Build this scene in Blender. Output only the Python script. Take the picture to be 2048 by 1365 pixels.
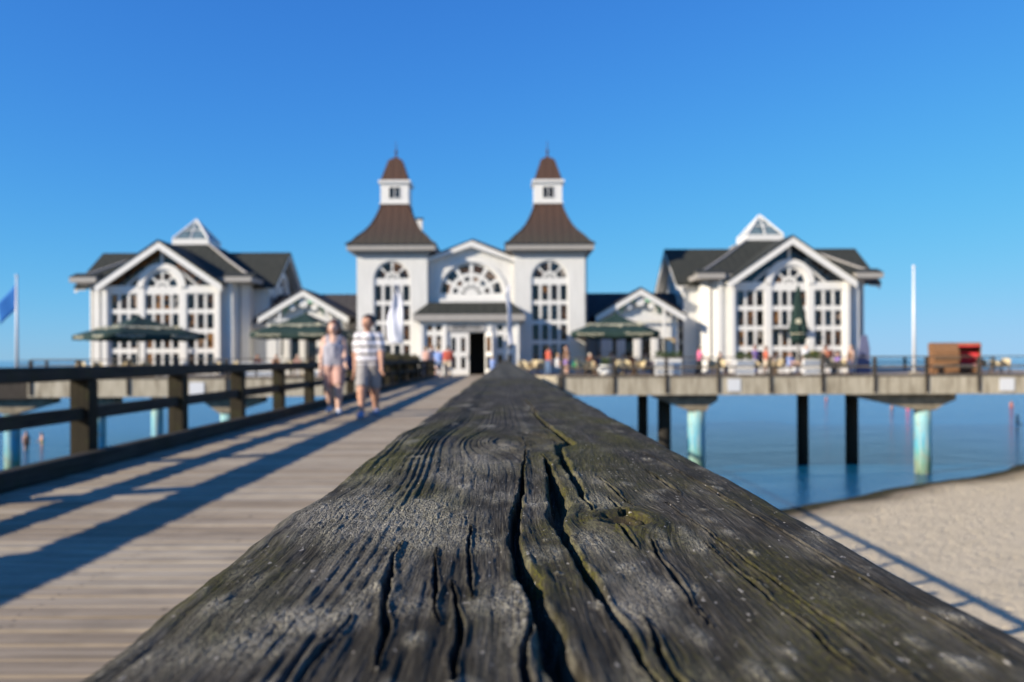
import bpy, bmesh, math, random
import numpy as np
from mathutils import Vector, Matrix
from mathutils.geometry import tessellate_polygon
R = math.radians
random.seed(7)
RNG = np.random.default_rng(11)
scene = bpy.context.scene
col = scene.collection
for o in list(bpy.data.objects): bpy.data.objects.remove(o)

# ------------------------------------------------------------------ camera, sky, sun, exposure
EYE = 1.0                     # eye above the walkway deck (deck top = 0)
WATER = -5.9
FPX = 1653.0
cam_d = bpy.data.cameras.new('camera'); cam = bpy.data.objects.new('camera', cam_d); col.objects.link(cam)
cam.location = (0, 0, EYE); cam.rotation_euler = (R(90), R(0.226), 0)
cam_d.sensor_width = 22.3; cam_d.lens = FPX / 2048 * 22.3
cam_d.shift_x = 14 / 2048; cam_d.shift_y = 35 / 2048
cam_d.clip_start = 0.02; cam_d.clip_end = 60000
cam_d.dof.use_dof = True; cam_d.dof.focus_distance = 0.325; cam_d.dof.aperture_fstop = 9.1
cam_d.dof.aperture_blades = 0
scene.camera = cam

SUN = Vector((-1.965, -1.10, 1.0)).normalized()
SUN_EL = math.asin(SUN.z); SUN_AZ = math.atan2(SUN.x, SUN.y)
world = bpy.data.worlds.new('World'); scene.world = world; world.use_nodes = True
wn = world.node_tree.nodes; wl = world.node_tree.links
bg = wn.get('Background') or wn.new('ShaderNodeBackground')
sky = wn.new('ShaderNodeTexSky'); sky.sky_type = 'NISHITA'; sky.sun_disc = False
sky.sun_elevation = SUN_EL; sky.sun_rotation = SUN_AZ % (2 * math.pi)
sky.altitude = 0; sky.air_density = 1.0; sky.dust_density = 0.0; sky.ozone_density = 10.0
# the whole sky is graded evenly (a saturated daylight picture style): one soft shoulder per channel
sepc = wn.new('ShaderNodeSeparateColor'); cmbc = wn.new('ShaderNodeCombineColor'); wl.new(sky.outputs['Color'], sepc.inputs[0])
SKY_S, EXPO = 0.10, 0.62
def wmath(op, a, b):
    n = wn.new('ShaderNodeMath'); n.operation = op
    for sock, v in ((n.inputs[0], a), (n.inputs[1], b)):
        if isinstance(v, (int, float)): sock.default_value = v
        else: wl.new(v, sock)
    return n.outputs[0]
for ch, (pre, k_, x0_) in enumerate(((.66, .96, .42), (.89, 1.25, .52), (1.0, 1.55, .60))):     # k x / (1 + (x/x0)^3)^(1/3)
    x_ = wmath('MULTIPLY', sepc.outputs[ch], pre*.118*1.338)
    den = wmath('POWER', wmath('ADD', wmath('POWER', wmath('DIVIDE', x_, x0_), 3.0), 1.0), 1/3)
    wl.new(wmath('MULTIPLY', wmath('DIVIDE', x_, den), k_/(SKY_S*2**EXPO)), cmbc.inputs[ch])
wl.new(cmbc.outputs[0], bg.inputs['Color']); bg.inputs['Strength'].default_value = SKY_S
sun_d = bpy.data.lights.new('sun', 'SUN'); sun_o = bpy.data.objects.new('sun', sun_d); col.objects.link(sun_o)
sun_d.energy = 5.0; sun_d.angle = R(0.53); sun_d.color = (1.0, 0.885, 0.72)
sun_o.rotation_euler = (-SUN).to_track_quat('-Z', 'Y').to_euler(); sun_o.location = (-60, -40, 40)
vs = scene.view_settings; vs.view_transform = 'Standard'; vs.look = 'None'; vs.gamma = 1; vs.exposure = EXPO
vs.use_curve_mapping = False
scene.render.engine = 'CYCLES'
scene.cycles.use_denoising = True
scene.cycles.max_bounces = 6; scene.cycles.caustics_reflective = False; scene.cycles.caustics_refractive = False

# ------------------------------------------------------------------ helpers
def at(px, D):               # photograph column -> world X at distance D
    return (px - 1010.0) / FPX * D
def zz(px, py, D):           # photograph row -> world Z at distance D
    return EYE + (717.5 - 0.00395 * (px - 1010.0) - py) / FPX * D

def tag(o, label=None, cat=None, group=None, kind=None):
    if label: o['label'] = label
    if cat: o['category'] = cat
    if group: o['group'] = group
    if kind: o['kind'] = kind
    return o
def empty(name, loc=(0, 0, 0), rz=0, label=None, cat=None, group=None):
    o = bpy.data.objects.new(name, None); col.objects.link(o)
    o.location = loc; o.rotation_euler = (0, 0, rz); o.empty_display_size = 0.2
    return tag(o, label, cat, group)
def mesh_obj(name, V, F, m, parent=None, smooth=False, loc=None):
    me = bpy.data.meshes.new(name); me.from_pydata([tuple(map(float, v)) for v in V], [], [tuple(f) for f in F])
    if smooth: me.polygons.foreach_set('use_smooth', [True] * len(me.polygons))
    me.update()
    if m: me.materials.append(m)
    o = bpy.data.objects.new(name, me); col.objects.link(o)
    if parent: o.parent = parent
    if loc: o.location = loc
    return o
def link_mesh(name, me, parent=None, loc=(0, 0, 0), rot=(0, 0, 0), scale=None):
    o = bpy.data.objects.new(name, me); col.objects.link(o); o.parent = parent
    o.location = loc; o.rotation_euler = rot
    if scale: o.scale = scale
    return o
def copy_tree(o, parent=None):
    c = o.copy(); col.objects.link(c); c.parent = parent
    for ch in list(o.children): copy_tree(ch, c)
    return c

class MB:
    def __init__(s): s.v = []; s.f = []
    def add(s, V, F):
        b = len(s.v); s.v += [tuple(v) for v in V]; s.f += [tuple(i + b for i in f) for f in F]; return s
    def box(s, x0, x1, y0, y1, z0, z1):
        return s.add([(x0,y0,z0),(x1,y0,z0),(x1,y1,z0),(x0,y1,z0),(x0,y0,z1),(x1,y0,z1),(x1,y1,z1),(x0,y1,z1)],
                     [(0,3,2,1),(4,5,6,7),(0,1,5,4),(1,2,6,5),(2,3,7,6),(3,0,4,7)])
    def cbox(s, x0, x1, y0, y1, z0, z1, c):      # chamfered on the four long top/bottom edges and the ends
        V = []
        for (z, i) in ((z0, c), (z0 + c, 0), (z1 - c, 0), (z1, c)):
            V += [(x0+i, y0+i, z), (x1-i, y0+i, z), (x1-i, y1-i, z), (x0+i, y1-i, z)]
        F = [(0,3,2,1), (12,13,14,15)]
        for k in range(3):
            for j in range(4):
                a = 4*k+j; b = 4*k+(j+1) % 4; F.append((a, b, b+4, a+4))
        return s.add(V, F)
    def tube(s, pts, rad, n=8, caps=True):
        pts = [Vector(p) for p in pts]
        if not isinstance(rad, (list, tuple)): rad = [rad] * len(pts)
        V = []; F = []
        for i, p in enumerate(pts):
            t = (pts[min(i+1, len(pts)-1)] - pts[max(i-1, 0)]).normalized()
            a = t.orthogonal().normalized() if abs(t.z) < .99 else Vector((1, 0, 0)); a = (a - t * a.dot(t)).normalized()
            b = t.cross(a)
            for k in range(n):
                th = 2*math.pi*k/n; V.append(p + (a*math.cos(th) + b*math.sin(th)) * rad[i])
        for i in range(len(pts)-1):
            for k in range(n):
                F.append((i*n+k, i*n+(k+1) % n, (i+1)*n+(k+1) % n, (i+1)*n+k))
        if caps: F.append(tuple(range(n))[::-1]); F.append(tuple((len(pts)-1)*n+k for k in range(n)))
        return s.add(V, F)
    def prism_xz(s, poly, y0, y1):
        n = len(poly)
        V = [(x, y0, z) for x, z in poly] + [(x, y1, z) for x, z in poly]
        F = [tuple(range(n)), tuple(range(2*n-1, n-1, -1))] + [(i, i+n, (i+1) % n + n, (i+1) % n) for i in range(n)]
        return s.add(V, F)
    def prism_xy(s, poly, z0, z1):
        n = len(poly)
        V = [(x, y, z0) for x, y in poly] + [(x, y, z1) for x, y in poly]
        F = [tuple(range(n))[::-1], tuple(range(n, 2*n))] + [(i, (i+1) % n, (i+1) % n + n, i+n) for i in range(n)]
        return s.add(V, F)
    def plate(s, outer, holes, y0, y1):          # xz plate with openings, real thickness and reveals
        loops = [outer] + holes
        flat = [p for L in loops for p in L]; n = len(flat)
        tris = tessellate_polygon([[Vector((x, z, 0)) for x, z in L] for L in loops])
        V = [(x, y0, z) for x, z in flat] + [(x, y1, z) for x, z in flat]
        F = []
        for t in tris:
            a, b, c = [Vector(flat[i]) for i in t]
            ccw = (b.x-a.x)*(c.y-a.y)-(b.y-a.y)*(c.x-a.x) > 0
            t = tuple(t) if ccw else tuple(t)[::-1]
            F.append(t); F.append(tuple(i+n for i in t[::-1]))
        k = 0
        for L in loops:
            m = len(L)
            for i in range(m): F.append((k+i, k+i+n, k+(i+1) % m+n, k+(i+1) % m))
            k += m
        return s.add(V, F)
    def loft(s, rings, close_top=True, close_bot=True):
        n = len(rings[0]); V = [p for r in rings for p in r]; F = []
        for i in range(len(rings)-1):
            for k in range(n): F.append((i*n+k, i*n+(k+1) % n, (i+1)*n+(k+1) % n, (i+1)*n+k))
        if close_bot: F.append(tuple(range(n))[::-1])
        if close_top: F.append(tuple((len(rings)-1)*n+k for k in range(n)))
        return s.add(V, F)
    def lathe(s, prof, n=16, c=(0, 0)):
        return s.loft([[(c[0]+r*math.cos(2*math.pi*k/n), c[1]+r*math.sin(2*math.pi*k/n), z) for k in range(n)] for r, z in prof])
    def xform(s, M):
        s.v = [tuple(M @ Vector(v)) for v in s.v]; return s
    def obj(s, name, m, parent=None, smooth=False, loc=None):
        o = mesh_obj(name, s.v, s.f, m, parent, smooth, loc)
        bm = bmesh.new(); bm.from_mesh(o.data); bmesh.ops.recalc_face_normals(bm, faces=bm.faces); bm.to_mesh(o.data); bm.free()
        return o

def rect(x0, x1, z0, z1): return [(x0, z0), (x1, z0), (x1, z1), (x0, z1)]
def arc(cx, cz, r, a0, a1, n): return [(cx+r*math.cos(R(a0+(a1-a0)*i/n)), cz+r*math.sin(R(a0+(a1-a0)*i/n))) for i in range(n+1)]
def sector(cx, cz, r0, r1, a0, a1, n=5):
    return arc(cx, cz, r1, a0, a1, n) + (arc(cx, cz, r0, a1, a0, n) if r0 > .02 else [(cx, cz)])
def arched(x0, x1, z0, zs, n=18):                  # rectangle with a round head springing at zs
    c = (x0+x1)/2; r = (x1-x0)/2
    return [(x0, z0), (x1, z0)] + arc(c, zs, r, 0, 180, n)

# ------------------------------------------------------------------ noise in numpy
def _hash(ix, iy, seed):
    h = (ix.astype(np.int64)*374761393 + iy.astype(np.int64)*668265263 + seed*974634777) & 0x7fffffff
    h = ((h ^ (h >> 13)) * 1274126177) & 0x7fffffff
    return ((h ^ (h >> 16)) & 0xffff) / 65535.0
def vnoise(x, y, seed=0):
    x0 = np.floor(x); y0 = np.floor(y); fx = x-x0; fy = y-y0
    fx = fx*fx*fx*(fx*(fx*6-15)+10); fy = fy*fy*fy*(fy*(fy*6-15)+10)
    a = _hash(x0, y0, seed); b = _hash(x0+1, y0, seed); c = _hash(x0, y0+1, seed); d = _hash(x0+1, y0+1, seed)
    return (a*(1-fx)+b*fx)*(1-fy) + (c*(1-fx)+d*fx)*fy
def fbm(x, y, seed=0, oct=4, gain=.5):
    s = 0; a = 1; t = 0
    for i in range(oct):
        s = s + a*vnoise(x*2**i+17.3*i, y*2**i-9.1*i, seed+i); t += a; a *= gain
    return s/t

# ------------------------------------------------------------------ materials
class Mat:
    def __init__(s, name, rough=.6, spec=.5):
        s.m = bpy.data.materials.new(name); s.m.use_nodes = True
        s.n = s.m.node_tree.nodes; s.l = s.m.node_tree.links
        s.b = s.n['Principled BSDF']; s.b.inputs['Roughness'].default_value = rough
        s.b.inputs['Specular IOR Level'].default_value = spec
    def node(s, t, **kw):
        n = s.n.new(t)
        for k, v in kw.items():
            if k in n.inputs: n.inputs[k].default_value = v
            else: setattr(n, k, v)
        return n
    def coord(s, scale=(1, 1, 1), which='Object', loc=(0, 0, 0)):
        tc = s.n.new('ShaderNodeTexCoord'); mp = s.n.new('ShaderNodeMapping')
        mp.inputs['Scale'].default_value = scale; mp.inputs['Location'].default_value = loc
        s.l.new(tc.outputs[which], mp.inputs['Vector']); return mp.outputs['Vector']
    def noise(s, vec, scale=5, detail=4, rough=.55, dist=0):
        n = s.n.new('ShaderNodeTexNoise'); n.inputs['Scale'].default_value = scale; n.inputs['Detail'].default_value = detail
        n.inputs['Roughness'].default_value = rough; n.inputs['Distortion'].default_value = dist
        s.l.new(vec, n.inputs['Vector']); return n.outputs['Fac']
    def ramp(s, fac, stops):
        n = s.n.new('ShaderNodeValToRGB'); e = n.color_ramp.elements
        while len(e) < len(stops): e.new(.5)
        for el, (p, c) in zip(e, stops): el.position = p; el.color = (c[0], c[1], c[2], 1) if not isinstance(c, (int, float)) else (c, c, c, 1)
        s.l.new(fac, n.inputs['Fac']); return n.outputs['Color']
    def mix(s, fac, a, b, mode='MIX'):
        n = s.n.new('ShaderNodeMix'); n.data_type = 'RGBA'; n.blend_type = mode
        for sock, v in ((n.inputs[0], fac), (n.inputs[6], a), (n.inputs[7], b)):
            if isinstance(v, (int, float)): sock.default_value = v
            elif isinstance(v, (tuple, list)): sock.default_value = (v[0], v[1], v[2], 1)
            else: s.l.new(v, sock)
        return n.outputs[2]
    def math(s, op, a, b=0.0):
        n = s.n.new('ShaderNodeMath'); n.operation = op
        for sock, v in ((n.inputs[0], a), (n.inputs[1], b)):
            if isinstance(v, (int, float)): sock.default_value = v
            else: s.l.new(v, sock)
        return n.outputs[0]
    def rnd(s): return s.n.new('ShaderNodeObjectInfo').outputs['Random']
    def color(s, c):
        if isinstance(c, (tuple, list)): s.b.inputs['Base Color'].default_value = (c[0], c[1], c[2], 1)
        else: s.l.new(c, s.b.inputs['Base Color'])
        return s
    def bump(s, h, strength=.3, dist=.01):
        n = s.n.new('ShaderNodeBump'); n.inputs['Strength'].default_value = strength; n.inputs['Distance'].default_value = dist
        s.l.new(h, n.inputs['Height']); s.l.new(n.outputs['Normal'], s.b.inputs['Normal']); return s

def plain(name, c, rough=.6, var=.12, scale=6):
    m = Mat(name, rough); v = m.coord(); f = m.noise(v, scale, 4)
    d = tuple(x*(1-var) for x in c); e = tuple(min(1, x*(1+var)) for x in c)
    m.color(m.ramp(f, [(.3, d), (.7, e)])); m.bump(m.noise(v, scale*8, 3), .08, .005); return m.m

def mat_siding():
    m = Mat('white_siding', .55); v = m.coord()
    w = m.node('ShaderNodeTexWave'); w.wave_type = 'BANDS'; w.bands_direction = 'X'; w.inputs['Scale'].default_value = 1.9
    w.inputs['Distortion'].default_value = 0; w.wave_profile = 'SAW'; m.l.new(v, w.inputs['Vector'])
    st = m.noise(m.coord((3, 3, .35)), 2.0, 5)
    m.color(m.ramp(st, [(.3, (.60, .59, .56)), (.65, (.68, .67, .64))]))
    m.bump(m.ramp(w.outputs['Fac'], [(0, 0), (.08, 1), (.92, 1), (1, 0)]), .5, .02); return m.m
def mat_roof(name, c0, c1, c2):
    m = Mat(name, .75, .15); v = m.coord()
    st = m.noise(m.coord((2.5, 2.5, .25)), 2.2, 5)
    c = m.ramp(st, [(.25, c0), (.55, c1), (.8, c2)])
    w = m.node('ShaderNodeTexWave'); w.wave_type = 'BANDS'; w.bands_direction = 'X'; w.inputs['Scale'].default_value = .55; m.l.new(v, w.inputs['Vector'])
    m.color(c); m.bump(m.math('ADD', m.ramp(w.outputs['Fac'], [(.88, 0), (.96, 1)]), m.math('MULTIPLY', m.noise(v, 9, 3), .3)), .6, .04); return m.m
def mat_tower_roof():
    m = Mat('aged_copper_sheet', .75, .15); v = m.coord()
    st = m.noise(m.coord((4, 4, .2)), 2.0, 5)
    sep = m.node('ShaderNodeSeparateXYZ'); m.l.new(v, sep.inputs[0])
    g = m.math('MULTIPLY', m.math('SUBTRACT', sep.outputs['Z'], 8.2), .33)
    g = m.math('ADD', g, m.math('MULTIPLY', m.math('SUBTRACT', st, .5), .9))
    m.color(m.ramp(g, [(.05, (.056, .050, .040)), (.45, (.064, .044, .036)), (.95, (.082, .047, .035))]))
    w = m.node('ShaderNodeTexWave'); w.wave_type = 'BANDS'; w.bands_direction = 'X'; w.inputs['Scale'].default_value = .62; m.l.new(v, w.inputs['Vector'])
    m.bump(m.ramp(w.outputs['Fac'], [(.86, 0), (.95, 1)]), .6, .04); return m.m
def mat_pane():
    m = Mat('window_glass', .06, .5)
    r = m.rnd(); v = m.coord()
    a = m.ramp(r, [(0, (.030, .055, .085)), (.16, (.010, .010, .011)), (.42, (.014, .010, .008)), (.62, (.08, .036, .012)), (.84, (.24, .105, .022)), (1, (.34, .31, .27))])  # random per pane: blue is painted sky reflection, brown and pale are interior tones
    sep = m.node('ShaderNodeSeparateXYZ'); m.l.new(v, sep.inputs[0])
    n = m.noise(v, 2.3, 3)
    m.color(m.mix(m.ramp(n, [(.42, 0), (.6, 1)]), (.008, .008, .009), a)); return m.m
def mat_concrete():
    m = Mat('stained_concrete', .85, .3)
    st = m.noise(m.coord((1.6, 1.6, .22)), 2.4, 6, .62)
    c = m.ramp(st, [(.28, (.19, .155, .105)), (.5, (.38, .335, .25)), (.72, (.50, .445, .345))])
    sp = m.noise(m.coord(), 9, 5)
    c = m.mix(m.ramp(sp, [(.6, 0), (.75, .55)]), c, (.20, .175, .135))
    m.color(c); m.bump(sp, .3, .02); return m.m
def mat_pile(name, stops, worn=0):
    m = Mat(name, .7, .25); v = m.coord()
    sep = m.node('ShaderNodeSeparateXYZ'); m.l.new(v, sep.inputs[0])
    n = m.noise(m.coord((1, 1, .5)), 3.0, 6, .65)
    z = m.math('ADD', sep.outputs['Z'], m.math('MULTIPLY', m.math('SUBTRACT', n, .5), 2.4))
    f = m.math('MULTIPLY', m.math('ADD', z, 6.1), 1/5.2)
    c = m.ramp(f, stops)
    if worn:      # chalky streaks, bare concrete patches, rust runs
        c = m.mix(m.ramp(m.noise(m.coord((5, 5, .35)), 1.5, 5, .6), [(.46, 0), (.66, .75)]), c, (.46, .50, .42))
        c = m.mix(m.ramp(m.noise(m.coord((1.2, 1.2, .8)), 2.2, 6, .7), [(.54, 0), (.66, .8)]), c, (.30, .27, .20))
        c = m.mix(m.ramp(m.noise(m.coord((7, 7, .5), loc=(3, 1, 2)), 1.3, 4), [(.63, 0), (.72, .7)]), c, (.17, .085, .035))
    m.color(c); m.bump(m.noise(v, 14, 5), .5, .03); return m.m
def mat_wood(name, dark, light, axis, green=0.0, rough=.8, gs=1.0):
    """weathered timber, grain along the given axis"""
    m = Mat(name, rough, .12)
    sc = [26*gs, 26*gs, 26*gs]; sc[axis] = 1.1*gs
    tc = m.n.new('ShaderNodeTexCoord'); oi = m.n.new('ShaderNodeObjectInfo')
    ad = m.node('ShaderNodeVectorMath', operation='ADD'); cm = m.n.new('ShaderNodeCombineXYZ')
    for k in range(3): m.l.new(m.math('MULTIPLY', oi.outputs['Random'], 37.0 + 11*k), cm.inputs[k])
    m.l.new(tc.outputs['Object'], ad.inputs[0]); m.l.new(cm.outputs[0], ad.inputs[1])
    mp = m.n.new('ShaderNodeMapping'); mp.inputs['Scale'].default_value = sc; m.l.new(ad.outputs[0], mp.inputs['Vector'])
    g = m.noise(mp.outputs['Vector'], 1.0, 6, .65, .6)
    c = m.ramp(g, [(.30, dark), (.72, light)])
    tint = m.math('ADD', m.math('MULTIPLY', oi.outputs['Random'], .34), .83)
    c = m.mix(1.0, c, m.ramp(tint, [(.83, (.80, .75, .69)), (1.0, (1.0, .97, .93)), (1.17, (1.07, 1.06, 1.03))]), 'MULTIPLY')
    blot = m.noise(ad.outputs[0], 3.0, 4)
    c = m.mix(m.ramp(blot, [(.5, 0), (.75, .45)]), c, tuple(x*.62 for x in dark))
    if green: c = m.mix(m.ramp(m.noise(ad.outputs[0], 6, 4), [(.48, 0), (.7, green)]), c, (.055, .058, .022))
    vor = m.node('ShaderNodeTexVoronoi'); vor.inputs['Scale'].default_value = 3.2; m.l.new(ad.outputs[0], vor.inputs['Vector'])
    c = m.mix(m.ramp(vor.outputs['Distance'], [(.035, .75), (.07, 0)]), c, tuple(x*.45 for x in dark))
    m.color(c); m.bump(g, .5, .006); return m.m

WHITE = mat_siding()
TRIM = plain('white_trim_paint', (.70, .685, .65), .5, .06)
FASCIA = plain('eave_board_paint', (.33, .31, .285), .6, .08)
SLATE = mat_roof('dark_roof_sheet', (.026, .028, .024), (.040, .042, .035), (.066, .066, .054))
LINKROOF = mat_roof('brown_grey_roof_sheet', (.035, .034, .036), (.060, .056, .055), (.10, .088, .082))
COPPER = mat_tower_roof()
PANE = mat_pane()
CONC = mat_concrete()
SHADEC = plain('shade_darkened_concrete', (.22, .185, .13), .9, .35, 3)  # mottled bracket concrete, shade under the terrace painted into its colour
BLUEP = mat_pile('peeling_turquoise_pile', [(0, (.09, .12, .06)), (.14, (.14, .25, .15)), (.26, (.10, .34, .32)), (.42, (.08, .36, .50)), (.62, (.17, .45, .52)), (.80, (.26, .46, .43)), (.94, (.40, .44, .34))], 1)
DARKP = mat_pile('wet_dark_pile', [(0, (.016, .014, .010)), (.5, (.022, .019, .015)), (1, (.055, .046, .032))])
DECK = mat_wood('deck_planks', (.215, .178, .132), (.455, .392, .305), 0)
SCREW = plain('rusty_screw', (.05, .035, .025), .5)
DECKFAR = mat_wood('terrace_planks', (.20, .165, .133), (.38, .325, .275), 1)
RAILW = mat_wood('dark_rail_timber', (.022, .020, .018), (.075, .066, .055), 1, .35)
CAPW = mat_wood('cap_rail_timber', (.024, .021, .015), (.125, .112, .085), 1, .5)
POSTW = mat_wood('post_timber', (.016, .0135, .010), (.048, .040, .026), 2, .4)
TERR = mat_wood('terrace_rail_timber', (.065, .055, .045), (.19, .165, .135), 0)
TERRP = mat_wood('terrace_post_timber', (.030, .027, .025), (.085, .075, .065), 2)
SIDEBEAM = mat_wood('stringer_timber', (.05, .042, .034), (.15, .125, .10), 1)

# ------------------------------------------------------------------ setting: water, sand
def build_ground():
    # water
    V = []; F = []
    S = 30000
    o = mesh_obj('sea', [(-S, -400, WATER), (S, -400, WATER), (S, S, WATER), (-S, S, WATER)], [(0, 1, 2, 3)], None)
    m = Mat('sea_water', .07, .5); tc = m.n.new('ShaderNodeTexCoord')
    v1 = m.coord((.8, 1.7, 1)); v2 = m.coord((.16, .34, 1))
    h = m.math('ADD', m.math('MULTIPLY', m.noise(v1, 1.6, 6, .65), .6), m.math('MULTIPLY', m.noise(v2, 1.0, 4, .55, .8), 1.5))
    n = m.noise(m.coord((.02, .05, 1)), 1.0, 4)
    m.color(m.ramp(n, [(.35, (.001, .055, .150)), (.65, (.004, .078, .190))]))
    m.b.inputs['IOR'].default_value = 1.33; m.b.inputs['Specular Tint'].default_value = (.50, .88, 1.0, 1)
    m.bump(h, .9, .27); o.data.materials.append(m.m); tag(o, kind='structure')
    # sand: one sheet that rises gently from the diagonal shoreline
    xs = np.concatenate([np.linspace(-160, -30, 20)[:-1], np.linspace(-30, 60, 181)[:-1], np.linspace(60, 200, 24)])
    ys = np.concatenate([np.linspace(-160, 0, 22)[:-1], np.linspace(0, 70, 141)[:-1], np.linspace(70, 190, 22)])
    X, Y = np.meshgrid(xs, ys, indexing='ij')
    s = (X-12.8)*.594 - (Y-38.4)*.804
    s = s + (fbm(X*.12, Y*.12, 3, 3)-.5)*2.2 + (vnoise(X*.03, Y*.03, 5)-.5)*2
    Z = WATER + np.where(s > 0, .050*s, .085*s)
    Z = np.maximum(Z, WATER-4) + (fbm(X*.55, Y*.55, 8, 4)-.5)*.10*np.clip(s/3, 0, 1)
    nx, ny = X.shape
    V = np.stack([X.ravel(), Y.ravel(), Z.ravel()], 1)
    I = np.arange(nx*ny).reshape(nx, ny)
    F = np.stack([I[:-1, :-1].ravel(), I[1:, :-1].ravel(), I[1:, 1:].ravel(), I[:-1, 1:].ravel()], 1)
    o = mesh_obj('beach_sand', V, F, None, smooth=True)
    m = Mat('dry_sand', .95, .2); v = m.coord()
    n1 = m.noise(v, .9, 6, .6); n2 = m.noise(v, 7.0, 5, .65)
    c = m.ramp(n1, [(.3, (.58, .485, .335)), (.7, (.67, .565, .40))])
    c = m.mix(m.ramp(n2, [(.55, 0), (.8, .35)]), c, (.27, .215, .155))
    sep = m.node('ShaderNodeSeparateXYZ'); m.l.new(v, sep.inputs[0])
    wet = m.math('ADD', m.math('SUBTRACT', sep.outputs['Z'], WATER), m.math('MULTIPLY', m.math('SUBTRACT', m.noise(v, .8, 4), .5), .05))
    c = m.mix(m.ramp(wet, [(.0, 1), (.04, 1), (.07, 0)]), m.mix(m.ramp(wet, [(.05, 0), (.16, 1)]), (.20, .155, .105), c), (.045, .040, .018))
    m.color(c); vf = m.node('ShaderNodeTexVoronoi'); vf.inputs['Scale'].default_value = 1.9; vf.inputs['Randomness'].default_value = 1; m.l.new(m.coord((1, 1, 1)), vf.inputs['Vector'])
    m.bump(m.math('ADD', m.math('ADD', n2, m.noise(v, 2.4, 3)), m.math('MULTIPLY', m.ramp(vf.outputs['Distance'], [(.05, 0), (.35, 1)]), .9)), 1.0, .17); o.data.materials.append(m.m); tag(o, kind='structure')
build_ground()

# ------------------------------------------------------------------ walkway deck: planks laid across
WX0, WX1 = -4.32, 0.26
def build_walkway():
    mb = MB()
    for x in (-4.2, -2.9, -1.9, -.9, .14): mb.box(x-.06, x+.06, -8, 51.4, -.36, -.06)
    for y in range(-6, 52, 6): mb.box(WX0, WX1, y-.14, y+.14, -.70, -.37)
    root = mb.obj('walkway', SIDEBEAM); tag(root, kind='structure')
    for x in (WX0-.03, WX1-.04):
        b = MB().cbox(x, x+.07, -8, 51.4, -.42, -.045, .008).obj('edge_beam', SIDEBEAM, root)
    for y in range(-6, 52, 12):
        for x in (-3.7, -.4):
            MB().tube([(x, y, -11), (x, y, -.71)], .17, 12).obj('pile', DARKP, root, True)
    pitch = .1485; mesh0 = []
    for k in range(4):
        m = MB().cbox(WX0, WX1, -.0685, .0685, -.042, 0, .009)
        bm = bmesh.new(); me = bpy.data.meshes.new('plank')
        vs_ = [bm.verts.new(v) for v in m.v]
        for f in m.f: bm.faces.new([vs_[i] for i in f])
        for x in (-4.2, -2.9, -1.9, -.9, .14):            # screw heads over the joists
            for yy in (-.042, .042):
                f = bm.faces.new([bm.verts.new((x+random.uniform(-.012, .012)*0+.0065*math.cos(R(60*q)), yy+.0065*math.sin(R(60*q)), .0012)) for q in range(6)]); f.material_index = 1
        bm.normal_update(); bm.to_mesh(me); bm.free(); me.materials.append(DECK); me.materials.append(SCREW); mesh0.append(me)
    y = 1.2; i = 0; rest = MB()
    while y < 51.3:
        dz = random.uniform(-.004, .002); dy = random.uniform(-.002, .002)
        if y < 34:
            p = link_mesh('plank', mesh0[i % 4], root, (random.uniform(-.012, .012), y+dy, dz), (random.uniform(-.006, .006)*.3, 0, random.uniform(-.0006, .0006)))
        else: rest.cbox(WX0, WX1, y-.0705, y+.0705, -.042, dz, .006)
        y += pitch; i += 1
    rest.obj('far_planks', DECK, root)['kind'] = 'stuff'
    mb = MB(); y = 1.2-pitch
    while y > -8: mb.cbox(WX0, WX1, y-.0705, y+.0705, -.042, random.uniform(-.004, .002), .006); y -= pitch
    mb.obj('planks_behind', DECK, root)['kind'] = 'stuff'
build_walkway()

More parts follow.
